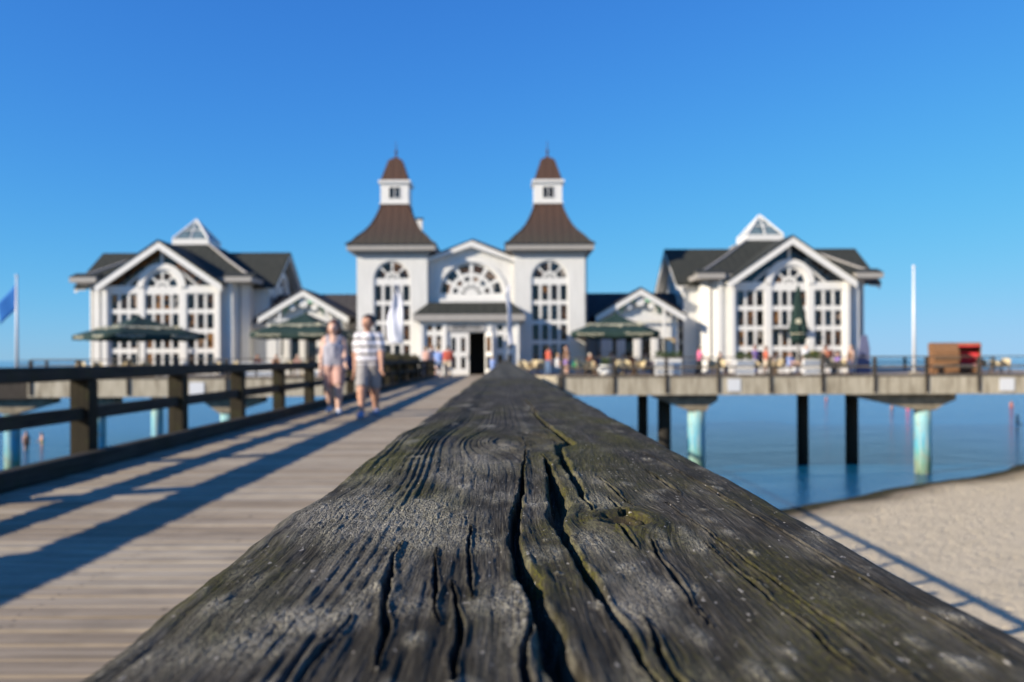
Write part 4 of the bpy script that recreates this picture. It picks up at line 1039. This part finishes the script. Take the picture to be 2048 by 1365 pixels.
# strollers by the door
person((at(852, 47), 47, 0), 1.70, R(150), 'person in dark blue trousers and pink top standing left of the entrance door', PINKS, NAVY, HAIRBL, SKIN2, BLACKC, short=.1)
person((at(865, 48.5), 48.5, 0), 1.78, R(-20), 'person in navy clothes standing close to the porch window', NAVY, NAVY, HAIRD, SKIN, BLACKC, short=.1, sleeve=1.0)
person((at(877, 45.0), 45.0, 0), 1.66, R(170), 'person in white shorts walking towards the entrance door', BLUEC, WHITEC, HAIRBL, SKIN2, SHOEW, legs=(18, 4, -14, -24), short=.36)
person((at(896, 46.5), 46.5, 0), 1.74, R(185), 'person in a coral red shirt and beige trousers walking to the door', RED, BEIGE, HAIRD, SKIN, BROWNC, legs=(-12, -20, 14, 4), short=.1, wide=1.25, sleeve=.7)
child = person((at(985, 47.2), 47.2, 0), 1.12, R(160), 'small child in a light blue top beside the right door post', BLUEC, BLUEC, HAIRBL, SKIN2, SHOEW, short=.33)

# right terrace people, left to right
DK = .0
person((at(1097, 49.0), 49.0, -.012), 1.74, R(120), 'person in a red-brown shirt and blue jeans standing left of the right parasol', RED, JEANS, HAIRD, SKIN, BROWNC, short=.1, legs=(4, 0, -6, -8))
person((at(1133, 50.2), 50.2, -.012), 1.76, R(-60), 'person in brown shirt and purple skirt standing at the left end of the right parasol', BROWNC, PURPLE, HAIRB, SKIN2, BLACKC, short=.36, skirt=True)
SIT = (88, 4, 86, 2)
person((at(1180, 51.0), 51.0, -.012), 1.72, R(40), 'seated person in an orange top under the right parasol', cloth('orange_cloth', (.52, .16, .06)), BEIGE, HAIRG, SKIN2, BROWNC, legs=SIT, arms=(40, 80, 40, 80), short=.1)
person((at(1222, 50.4), 50.4, -.012), 1.80, R(-30), 'seated person in a light blue shirt under the right parasol', BLUEC, NAVY, HAIRD, SKIN, BLACKC, legs=SIT, arms=(45, 85, 45, 85), short=.1)
person((at(1262, 51.5), 51.5, -.012), 1.74, R(20), 'seated person in a red shirt under the middle of the right parasol', RED, NAVY, HAIRB, SKIN, BLACKC, legs=SIT, arms=(45, 85, 45, 85), short=.1)
person((at(1399, 49.0), 49.0, -.012), 1.72, R(95), 'person in a bright pink shirt and cap standing by the white planter', PINK, BLACKC, HAIRD, SKIN, BROWNC, short=.1, hat=BEIGE, arms=(30, 60, 20, 50), legs=(6, 0, -10, -16))
person((at(1511, 51.8), 51.8, -.012), 1.76, R(-150), 'person in a red cap and lilac shirt standing left of the right pavilion door', PURPLE, BLUEC, HAIRD, SKIN, BLACKC, short=.1, hat=RED)
person((at(1532, 49.6), 49.6, -.012), 1.70, R(70), 'person in an orange-red top standing before the right pavilion door', cloth('orange_red_cloth', (.62, .12, .05)), BEIGE, HAIRB, SKIN, BROWNC, short=.3, arms=(30, 80, 25, 70))
person((at(1612, 49.4), 49.4, -.012), 1.78, R(10), 'white-haired person in a white shirt standing beside the folded parasol', WHITEC, WHITEC, HAIRG, SKIN2, SHOEW, short=.1, sleeve=.8)
person((at(1645, 49.2), 49.2, -.012), 1.74, R(75), 'person in a black vest bending over a brown bag on the right terrace', BLACKC, BLACKC, HAIRB, SKIN, BLACKC, short=.1, tank=True, lean=14, arms=(40, 70, 40, 70))
person((at(1702, 49.0), 49.0, -.012), 1.72, R(-70), 'bare-shouldered person in dark trousers by the right corner of the right pavilion', BROWNC, NAVY, HAIRBL, SKIN2, BROWNC, short=.1, tank=True)
bagobj('shoulder_bag', (at(1658, 48.9), 48.75, .98), cloth('russet_leather', (.30, .09, .05)), 'russet bag held by the person in the black vest', 1.5, R(20))
bagobj('shoulder_bag', (at(1626, 49.2), 49.1, .95), OLIVE, 'olive yellow bag beside the white-haired person', 1.5, R(20))
bagobj('tote_bag', (at(1152, 49.4), 49.4, .35), GREEN, 'green bag below the left end of the right parasol', 1.3, R(20))
for px, D_, H_, f_, lab, t_, b_, hr in ((1116, 51.6, 1.70, 60, 'seated person in white left of the right parasol pole', WHITEC, JEANS, HAIRBL), (1199, 49.6, 1.74, 150, 'seated person in navy nearest the round flower pot', NAVY, BEIGE, HAIRD),
        (1247, 52.2, 1.70, -10, 'seated person in a white shirt at the back under the right parasol', WHITEC, NAVY, HAIRG), (1290, 50.2, 1.72, 70, 'seated person in a beige shirt at the right end of the right parasol', BEIGE, BROWNC, HAIRB),
        (1440, 50.0, 1.74, 40, 'seated person in a dark blue top right of the person in pink', NAVY, JEANS, HAIRD), (1556, 50.2, 1.70, -40, 'seated person in a cream top before the right pavilion door', CREAMC, BEIGE, HAIRBL),
        (1580, 49.2, 1.72, 30, 'seated person in a pale blue top left of the folded parasol', BLUEC, WHITEC, HAIRB), (1676, 50.2, 1.74, -60, 'seated person in purple near the right end of the right pavilion', PURPLE, JEANS, HAIRD)):
    person((at(px, D_), D_, -.012), H_, R(f_), lab, t_, b_, hr, SKIN2, BROWNC, legs=SIT, arms=(45, 85, 40, 75), short=.1)
# left terrace people behind the railing
person((at(515, 52.0), 52.0, -.012), 1.72, R(20), 'seated person in a red top at the left link building', RED, NAVY, HAIRD, SKIN, BLACKC, legs=SIT, arms=(45, 85, 45, 85), short=.1)
person((at(553, 51.0), 51.0, -.012), 1.74, R(-20), 'seated person in an orange top under the parasol nearest the walkway', cloth('apricot_cloth', (.60, .28, .14)), BEIGE, HAIRG, SKIN2, BROWNC, legs=SIT, arms=(45, 85, 45, 85), short=.1)
person((at(596, 50.5), 50.5, -.012), 1.70, R(5), 'white-haired seated person in a pink top behind the left railing', PINKS, WHITEC, HAIRG, SKIN2, SHOEW, legs=SIT, arms=(45, 85, 45, 85), short=.1)
# bathers
def bather(px, py, H, sink, f, label, t, b, hair=HAIRD):
    D = FPX*(EYE-WATER)/(py-(717.5-.00395*(px-1010)))
    return person((at(px, D), D, WATER), H, f, label, t, b, hair, SKIN, None, sink=sink, short=.40, tank=True, cat='bather', group='bathers in the sea', arms=(20, 50, 10, 30))
bather(52, 902, 1.75, .25, R(30), 'bather wading at the far left beside the turquoise pile at the edge', None, BROWNC)
bather(83, 893, 1.45, .35, R(-40), 'bather in yellow-green shorts, second from the left, seen through the railing', None, cloth('lime_shorts', (.30, .40, .04)), HAIRB)
bather(2034, 862, 1.8, .30, R(60), 'bather in white shorts wading at the right edge of the picture', None, WHITEC)
bather(2022, 815, 1.7, .80, R(0), 'bather deep in the sea, left of the one in white shorts', RED, RED)
bather(1652, 800, 1.7, 1.15, R(0), 'swimmer with shoulders above water between the two dark piles', RED, RED)
bather(1783, 818, 1.7, 1.1, R(20), 'swimmer left of the farthest right turquoise pile, the left one of two', None, RED)
bather(1815, 820, 1.7, 1.05, R(-20), 'swimmer left of the farthest right turquoise pile, the right one of two', PINK, PINK)

# ------------------------------------------------------------------ parasols
PGREEN = Mat('dark_green_canvas', .8, .3); _n = PGREEN.noise(PGREEN.coord(), 3, 4); PGREEN.color(PGREEN.ramp(_n, [(.3, (.010, .028, .024)), (.7, (.018, .042, .036))])); PGREEN = PGREEN.m
CREAM = plain('cream_print', (.56, .53, .38), .8); POLE = plain('parasol_pole', (.10, .09, .07), .4)
def parasol(px, D, half, rz, z_e, z_a, label, word='Wernesgrüner'):
    root = empty('parasol', (at(px, D), D, -.012), rz, label, 'parasol', 'green parasols on the terraces')
    MB().tube([(0, 0, 0), (0, 0, z_a)], .045, 10).obj('pole', POLE, root, True)
    MB().cbox(-.45, .45, -.45, .45, 0, .12, .03).obj('base', CONC, root)
    n = 8; V = []; F = []
    # canopy surface: four panels sagging between ribs
    for k in range(4):
        M = Matrix.Rotation(R(90*k), 3, 'Z'); b = len(V)
        for i in range(n+1):
            t = i/n
            for j in range(n+1):
                s = -1+2*j/n; z = z_a+(z_e-z_a)*(t**.92)-.16*t*(1-t)*4*.35*(1-s*s)-.10*t*t*(1-abs(s))*1.0
                V.append(M @ Vector((s*half*t, -half*t, z)))
        for i in range(n):
            for j in range(n): a = b+i*(n+1)+j; F.append((a, a+1, a+n+2, a+n+1))
        # valance
        b = len(V)
        for j in range(n+1):
            s = -1+2*j/n; z = z_e-.10*(1-abs(s)); V += [M @ Vector((s*half, -half, z)), M @ Vector((s*half, -half-.01, z-.26-.02*math.cos(j*math.pi))),]
        for j in range(n): F.append((b+2*j, b+2*j+1, b+2*j+3, b+2*j+2))
    o = mesh_obj('canopy', V, F, PGREEN, root, True)
    md = o.modifiers.new('s', 'SOLIDIFY'); md.thickness = .012
    for k in range(8):
        a = R(45*k); L = half*(1 if k % 2 == 0 else math.sqrt(2)) * .97
        MB().tube([(0, 0, z_a-.10), (L*math.cos(a), L*math.sin(a), z_e-.06-(.09 if k % 2 == 0 else 0))], .018, 6).obj('rib', POLE, root)
        MB().tube([(0, 0, z_a-.95), (L*.5*math.cos(a), L*.5*math.sin(a), (z_a-.10+z_e)/2-.05)], .014, 6).obj('strut', POLE, root)
    MB().lathe([(.10, z_a-.02), (.12, z_a+.04), (.05, z_a+.10), (.02, z_a+.18)], 10).obj('cap', PGREEN, root)
    for k in range(4):
        M = Matrix.Rotation(R(90*k), 4, 'Z')
        sl = math.atan2(z_a-z_e, half)
        t = .66; z = z_a+(z_e-z_a)*(t**.92)-.12
        put_text(word, half*.235, root, (0, 0, 0), (0, 0, 0), CREAM, mat=M @ Matrix.Translation((0, -half*t-.02, z+.13)) @ Matrix.Rotation(sl*1.05, 4, 'X'), ext=.012)
        for sx in (-.55, .55):
            put_text(word, .27, root, (0, 0, 0), (0, 0, 0), CREAM, mat=M @ Matrix.Translation((sx*half, -half-.03, z_e-.20)) @ Matrix.Rotation(R(90), 4, 'X'), ext=.012)
    return root
parasol(1232, 50.6, 2.55, R(-9), 2.55, 3.72, 'open dark green parasol with cream lettering on the right terrace')
parasol(278, 49.8, 2.85, R(45), 2.50, 3.62, 'open dark green parasol with an edge towards us, before the left pavilion')
parasol(612, 51.5, 2.50, R(-8), 2.60, 3.90, 'open dark green parasol under the gable of the left link building')
def folded(px, D, label):
    root = empty('folded_parasol', (at(px, D), D, -.012), 0, label, 'parasol')
    MB().tube([(0, 0, 0), (0, 0, 5.3)], .045, 10).obj('pole', POLE, root, True)
    MB().cbox(-.45, .45, -.45, .45, 0, .12, .03).obj('base', CONC, root)
    rings = []
    for z, r in ((5.45, .03), (5.2, .10), (4.3, .22), (3.5, .33), (2.9, .42), (2.6, .46), (2.45, .36), (2.2, .40), (1.85, .26)):
        rings.append([(r*(1+.28*math.cos(8*2*math.pi*k/48+z))*math.cos(2*math.pi*k/48), r*(1+.28*math.cos(8*2*math.pi*k/48+z))*math.sin(2*math.pi*k/48), z) for k in range(48)])
    MB().loft(rings[::-1]).obj('furled_canopy', PGREEN, root, True)
    MB().lathe([(.02, -.01), (.17, -.01), (.17, .01), (.02, .01)], 18).xform(Matrix.Translation((-.16, -.44, 3.2)) @ Matrix.Rotation(R(90), 4, 'X')).obj('emblem', CREAM, root)
    MB().tube([(.46*math.cos(a), .46*math.sin(a), 2.45) for a in [2*math.pi*k/20 for k in range(21)]], .03, 6).obj('tie_band', CREAM, root); return root
folded(1597, 50.6, 'tall folded dark green parasol before the right pavilion')
GREYB = cloth('grey_blue_cloth', (.12, .13, .22))
root = empty('grey_blue_panel', (at(1726, 49.6), 49.6, -.012), 0, 'grey-blue fabric windscreen at the right corner of the right pavilion', 'panel')  # unidentified upright shape, built as a grey-blue panel on two posts
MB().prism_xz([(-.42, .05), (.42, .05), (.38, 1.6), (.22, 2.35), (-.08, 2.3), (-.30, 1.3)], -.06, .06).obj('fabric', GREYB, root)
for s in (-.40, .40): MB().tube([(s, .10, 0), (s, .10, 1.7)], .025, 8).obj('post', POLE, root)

# ------------------------------------------------------------------ tables, chairs, planters
WICK = plain('cream_wicker', (.56, .46, .28), .7, .22, 40); LEGM = plain('brown_cane', (.16, .10, .055), .6); TBL = plain('table_top_wood', (.42, .33, .20), .5, .2, 12)
def make_chair():
    root = empty('wicker_chair')
    MB().cbox(-.27, .27, -.27, .25, .36, .46, .03).obj('seat', WICK, root)
    V = []; n = 16
    rings = []
    mb = MB()
    out = [(.30*math.cos(R(a)), .04+.29*math.sin(R(a))) for a in np.linspace(-25, 205, n)]
    inn = [(.25*math.cos(R(a)), .03+.25*math.sin(R(a))) for a in np.linspace(205, -25, n)]
    poly = out+inn; m = len(poly)
    def topz(y): return .66+.24*max(0, min(1, (y+.05)/.3))
    V = [(x, y, .46) for x, y in poly]+[(x, y, topz(y)) for x, y in poly]
    F = [(i, (i+1) % m, (i+1) % m+m, i+m) for i in range(m)]+[(i, i+1, 2*n-2-i, 2*n-1-i) for i in range(n-1)]+[(m+i, m+2*n-1-i, m+2*n-2-i, m+i+1) for i in range(n-1)]
    mb.add(V, F).obj('backrest', WICK, root, False)
    for sx in (-1, 1):
        for sy in (-1, 1): MB().tube([(sx*.23, sy*.22, .37), (sx*.25, sy*.24, 0)], [.022, .018], 8).obj('leg', LEGM, root)
    return root
def make_table():
    root = empty('cafe_table')
    MB().lathe([(.02, .705), (.42, .705), (.44, .715), (.44, .735), (.42, .745), (.02, .745)], 24).obj('table_top', TBL, root)
    MB().tube([(0, 0, .05), (0, 0, .70)], .035, 10).obj('column', LEGM, root)
    MB().lathe([(.02, 0), (.26, 0), (.26, .03), (.05, .07), (.02, .07)], 16).obj('foot', LEGM, root); return root
ORD = ['first', 'second', 'third', 'fourth', 'fifth', 'sixth', 'seventh', 'eighth', 'ninth', 'tenth', 'eleventh', 'twelfth', 'thirteenth', 'fourteenth', 'fifteenth', 'sixteenth', 'seventeenth', 'eighteenth', 'nineteenth', 'twentieth', 'twenty-first', 'twenty-second']
chair0 = make_chair(); table0 = make_table(); used = {'c': False, 't': False}
def furnish(spots, where, kind):
    src = chair0 if kind == 'c' else table0
    spots = sorted(spots)
    for i, (px, D, rz) in enumerate(spots):
        if not used[kind]: o = src; used[kind] = True
        else: o = copy_tree(src)
        o.location = (at(px, D), D, -.012); o.rotation_euler = (0, 0, R(rz))
        nm = 'cream wicker chair' if kind == 'c' else 'small round cafe table'
        o['label'] = f'{ORD[i]} {nm} from the left on {where}'; o['category'] = 'chair' if kind == 'c' else 'table'
        o['group'] = f"{'wicker chairs' if kind == 'c' else 'cafe tables'} on {where}"
furnish([(1046, 49.9, 20), (1066, 49.7, -30), (1083, 50.3, 170), (1178, 49.0, 0), (1163, 49.4, 60), (1192, 51.0, -80), (1238, 49.3, 200), (1252, 49.2, 10), (1281, 49.6, -30), (1426, 49.5, 30), (1441, 49.3, -20), (1513, 49.3, 40), (1538, 50.6, 0), (1556, 49.4, -40), (1590, 49.6, 160), (1666, 49.6, 20), (1684, 49.4, -50), (1964, 50.0, 0), (1992, 49.4, 30), (2010, 50.2, -40)], 'the right terrace', 'c')
furnish([(1057, 49.0, 0), (1200, 50.2, 0), (1268, 50.3, 0), (1548, 48.9, 0), (1675, 49.0, 0), (1983, 49.0, 0)], 'the right terrace', 't')
furnish([(160, 49.4, 0), (196, 49.0, 40), (248, 49.2, -30), (262, 50.4, 170), (292, 49.0, 20), (430, 49.0, 0), (446, 50.0, 60), (466, 49.2, -40), (575, 49.1, 0), (610, 49.2, 30)], 'the left terrace', 'c')
furnish([(232, 50.0, 0), (276, 49.3, 0), (452, 49.0, 0), (590, 49.8, 0)], 'the left terrace', 't')

LEAF = Mat('leaf_green', .6, .3); LEAF.color(LEAF.ramp(LEAF.noise(LEAF.coord(), 6, 3), [(.3, (.025, .055, .015)), (.7, (.075, .115, .030))])); LEAF = LEAF.m
LEAFD = Mat('leaf_dark_red', .6, .3); LEAFD.color(LEAFD.ramp(LEAFD.noise(LEAFD.coord(), 5, 3), [(.35, (.035, .050, .018)), (.55, (.07, .06, .03)), (.75, (.16, .05, .06))])); LEAFD = LEAFD.m
def leaf_cloud(name, x0, x1, y0, y1, z0, z1, n, size, m, parent):
    V = []; F = []
    for i in range(n):
        c = Vector((random.uniform(x0, x1), random.uniform(y0, y1), z0+(z1-z0)*random.random()**.7)); c.z += .12*math.sin(c.x*7)*math.sin(c.y*5)
        a = Vector((random.gauss(0, 1), random.gauss(0, 1), random.gauss(.3, .8))).normalized(); b = a.orthogonal().normalized(); w = a.cross(b)
        s = size*random.uniform(.6, 1.4); k = len(V)
        V += [c-a*s, c+w*s*.45+b*s*.1, c+a*s, c-w*s*.45+b*s*.1]; F.append((k, k+1, k+2, k+3))
    return mesh_obj(name, V, F, m, parent)
PLANTW = plain('white_planter_paint', (.74, .74, .73), .5, .05)
def planter(px, D, w, h, label, plant=True, m=None, cat='planter', d=.42):
    root = empty('planter_box', (at(px, D), D, -.012), 0, label, cat)
    wall = MB(); 
    wall.cbox(-w/2, w/2, -d/2, d/2, .04, h, .015); wall.obj('box', PLANTW, root)
    MB().cbox(-w/2-.03, w/2+.03, -d/2-.03, d/2+.03, h-.001, h+.05, .01).obj('rim', PLANTW, root)
    for sx in (-1, 1): MB().cbox(sx*(w/2-.06)-.05, sx*(w/2-.06)+.05, -d/2+.02, d/2-.02, 0, .045, .005).obj('foot', PLANTW, root)
    if plant: leaf_cloud('foliage', -w/2+.03, w/2-.03, -d/2, d/2, h+.05, h+.42, 420, .06, LEAF, root)
    return root
planter(1336, 48.35, 1.5, .92, 'wide white planter box left of the person in pink', True)
planter(1489, 48.35, 1.02, .82, 'white planter box left of the right pavilion door')
planter(1624, 48.35, 1.0, .82, 'white planter box right of the folded parasol')
planter(200, 48.5, 1.3, .32, 'low white box at the far left of the left terrace edge', False)
planter(329, 48.4, .95, .52, 'white planter box behind the second left railing post', False)
planter(498, 48.4, .80, .78, 'white planter box, left one of the neighbouring pair behind the left railing', False)
planter(531, 48.4, .82, .78, 'white planter box, right one of the neighbouring pair behind the left railing', False)
planter(640, 48.4, .72, .78, 'white planter box behind the woman in the grey top', False)
root = empty('round_planter', (at(1212, 48.4), 48.4, -.012), 0, 'round white flower pot below the right parasol', 'planter')
MB().lathe([(.02, 0), (.36, 0), (.46, .18), (.50, .42), (.42, .55), (.44, .60), (.38, .60), (.36, .52), (.02, .50)], 20).obj('pot', PLANTW, root, True)
leaf_cloud('foliage', -.3, .3, -.3, .3, .55, 1.05, 260, .06, LEAF, root)
# hedge boxes along the left railing close to the entrance
for i, (ya, yb) in enumerate(((29.0, 33.0), (33.3, 37.6), (38.0, 43.0))):
    root = empty('hedge_trough', (-4.75, (ya+yb)/2, 0), 0, ['flower trough with dark reddish foliage beside the left railing, nearest to the couple', 'flower trough with dark reddish foliage beside the left railing, the middle one', 'flower trough with dark reddish foliage beside the left railing, nearest the entrance'][i], 'planter', 'flower troughs along the left railing')
    h = (yb-ya)/2
    MB().cbox(-.28, .28, -h, h, -.30, .34, .02).obj('trough', TERRP, root)
    MB().cbox(-.20, .20, -h+.1, h-.1, -.75, -.31, .02).obj('bracket', TERRP, root)
    leaf_cloud('foliage', -.34, .34, -h, h, .3, 1.12, 2600, .075, LEAFD, root)
# notice plates on the concrete edge
for px, w, z0, z1, lab in ((393, .85, -1.0, -.30, 'blank white plate on the concrete edge of the left terrace'), (1468, .75, -.95, -.22, 'pale plate on the concrete edge below the right pavilion'), (2014, .85, -.98, -.25, 'pale plate on the concrete edge below the cafe chairs at the right')):
    root = empty('notice_plate', (at(px, FY-.3), FY-.285, 0), 0, lab, 'plate')
    MB().cbox(-w/2, w/2, -.02, .02, z0, z1, .005).obj('plate', plain('plate_white', (.62, .63, .64), .5, .05), root)
    for sx in (-1, 1): MB().tube([(sx*w*.42, -.03, z1-.08), (sx*w*.42, .02, z1-.08)], .015, 8).obj('screw', POLE, root)
# menu board
root = empty('menu_board', (at(1339, 51.5), 51.5, -.012), 0, 'wooden menu board with a glass front left of the person in pink', 'board')
fr = MB().plate(rect(-.36, .36, .95, 2.25), [rect(-.22, .22, 1.08, 2.12)], -.04, .04).obj('frame', plain('ochre_frame', (.40, .26, .09), .6), root)
MB().prism_xz(rect(-.22, .22, 1.08, 2.12), .0, .02).obj('sheet', plain('menu_sheet', (.45, .52, .48), .4), root)
for s in (-.30, .30): MB().tube([(s, 0, 0), (s, 0, .96)], .03, 8).obj('leg', LEGM, root)

# ------------------------------------------------------------------ flags
FLAGW = cloth('white_flag_cloth', (.66, .67, .74)); FLAGB = cloth('blue_flag_cloth', (.006, .125, .42)); POLEW = plain('white_pole', (.70, .70, .71), .35, .04)
def sheet(name, P, m, parent):
    n0, n1 = len(P), len(P[0]); V = [p for r in P for p in r]
    F = [(i*n1+j, i*n1+j+1, (i+1)*n1+j+1, (i+1)*n1+j) for i in range(n0-1) for j in range(n1-1)]
    o = mesh_obj(name, V, F, m, parent, True); md = o.modifiers.new('s', 'SOLIDIFY'); md.thickness = .006; return o
def flagpole(px, D, ztop, label, flag=None):
    root = empty('flagpole', (at(px, D), D, -.012), 0, label, 'flagpole')
    MB().tube([(0, 0, 0), (0, 0, ztop*.5), (0, 0, ztop)], [.10, .085, .055], 12).obj('pole', POLEW, root, True)
    MB().lathe([(.02, ztop), (.09, ztop+.03), (.10, ztop+.09), (.06, ztop+.15), (.01, ztop+.17)], 12).obj('knob', POLEW, root, True)
    MB().cbox(-.22, .22, -.22, .22, 0, .10, .02).obj('base', CONC, root)
    if flag:
        P = []
        for i in range(15):
            u = i/14; row = []
            for j in range(9):
                v = j/8          # v along hoist, u away from the pole; it hangs limp
                x = -.08-u*1.05+.10*v*u; z = ztop-.45-v*1.55-u*1.15+.25*u*v
                row.append(Vector((x, .05*math.sin(u*5+v*2)*u**.5, z)))
            P.append(row)
        sheet('flag', P, FLAGB, root)
    return root
flagpole(34, 50.5, 6.1, 'white flagpole with a limp blue flag at the left edge', True)
flagpole(1828, 49.6, 6.35, 'bare white flagpole left of the beach basket')
def feather(px, D, ztop, ang, label, wid=.85):
    root = empty('feather_banner', (at(px, D), D, 0), ang, label, 'banner')
    pts = [(0, 0, 0), (0, 0, ztop*.7), (.05, 0, ztop*.88), (.22, 0, ztop*.98), (.42, 0, ztop)]
    MB().tube(pts, [.03, .026, .02, .016, .012], 8).obj('pole', POLEW, root, True)
    MB().lathe([(.02, 0), (.30, 0), (.30, .05), (.05, .08), (.02, .08)], 14).obj('foot', CONC, root)
    P = []
    for i in range(22):
        t = i/21; z0 = ztop*.985-t*(ztop*.985-1.75); row = []
        for j in range(7):
            u = j/6; w = wid*(.30+.70*min(1, t*1.9))*(1 if t < .93 else 1-(t-.93)*3)
            bend = .40*max(0, 1-t*3.4)**1.5
            row.append(Vector((bend*(1-u)+u*w+.02, .09*math.sin(u*7+t*5)+.05*math.sin(t*11), z0-.22*u*(1-t))))
        P.append(row)
    sheet('banner', P, FLAGW, root); return root
feather(806, 40.0, 4.75, R(168), 'white feather banner left of the entrance, before the left tower', .78)
feather(1016, 46.4, 5.3, R(76), 'narrow white banner seen edge-on right of the entrance door', .7)

# ------------------------------------------------------------------ hooded wicker beach basket
WICKB = Mat('brown_wicker', .65, .4); _v = WICKB.coord((1, 1, 1)); _w = WICKB.node('ShaderNodeTexWave'); _w.inputs['Scale'].default_value = 9; _w.bands_direction = 'Z'; WICKB.l.new(_v, _w.inputs['Vector'])
WICKB.color(WICKB.ramp(WICKB.noise(_v, 20, 3), [(.3, (.16, .075, .03)), (.7, (.30, .155, .07))])); WICKB.bump(_w.outputs['Fac'], .5, .02); WICKB = WICKB.m
REDF = plain('red_cushion_cloth', (.62, .03, .04), .7); REDL = plain('red_white_cushion', (.66, .30, .28), .7)
def basket(px, D, rz, label):
    root = empty('beach_basket', (at(px, D), D, -.012), rz, label, 'beach basket')
    w = .66; t = .06
    # side profile (y forward = -): hood curves over the seat
    prof_o = [(.62, 0), (.66, .5), (.60, .92), (.58, 1.35), (.42, 1.68), (.12, 1.84), (-.28, 1.86), (-.42, 1.78)]
    prof_i = [(-.42, 1.71), (-.26, 1.79), (.10, 1.77), (.37, 1.62), (.52, 1.33), (.54, .92), (.60, .5), (.56, 0)]
    P = prof_o+prof_i; n = len(P)
    V = [(-w, y, z) for y, z in P]+[(w, y, z) for y, z in P]; F = [(i, (i+1) % n, (i+1) % n+n, i+n) for i in range(n)]+[tuple(range(n))[::-1], tuple(range(n, 2*n))]
    MB().add(V, F).obj('hood', WICKB, root)
    side = [(.60, .0), (.60, .92), (.56, 1.34), (.40, 1.64), (.10, 1.80), (-.28, 1.82), (-.40, 1.74), (-.30, 1.1), (-.45, .78), (-.55, .62), (-.55, 0)]
    for s in (-1, 1):
        x0, x1 = (w+.002, w+.05) if s > 0 else (-w-.05, -w-.002); m_ = len(side)
        MB().add([(x0, y, z) for y, z in side]+[(x1, y, z) for y, z in side], [(i, (i+1) % m_, (i+1) % m_+m_, i+m_) for i in range(m_)]+[tuple(range(m_))[::-1], tuple(range(m_, 2*m_))]).obj('side_panel', WICKB, root)
        MB().cbox(s*.325-.315, s*.325+.315, .26, .47, .58, 1.40, .05).obj('back_cushion', REDF, root)
        MB().cbox(s*.325-.315, s*.325+.315, -.45, .29, .42, .56, .05).obj('seat_cushion', REDL, root)
        MB().cbox(s*.60-.05, s*.60+.05, -.60, .2, .74, .80, .01).obj('arm_rest', LEGM, root)
    MB().cbox(-.645, .645, -.52, .50, .10, .40, .02).obj('seat_box', WICKB, root)
    MB().cbox(-.64, .64, -.44, .05, 1.60, 1.70, .03).obj('hood_lining', REDF, root)
    MB().cbox(-.72, .72, .665, .72, .86, .98, .02).obj('back_rail', LEGM, root)
    return root
basket(1886, 49.0, R(172), 'brown wicker beach basket seen from behind on the right terrace')
basket(1934, 49.5, R(-24), 'beach basket with bright red cushions facing us on the right terrace')
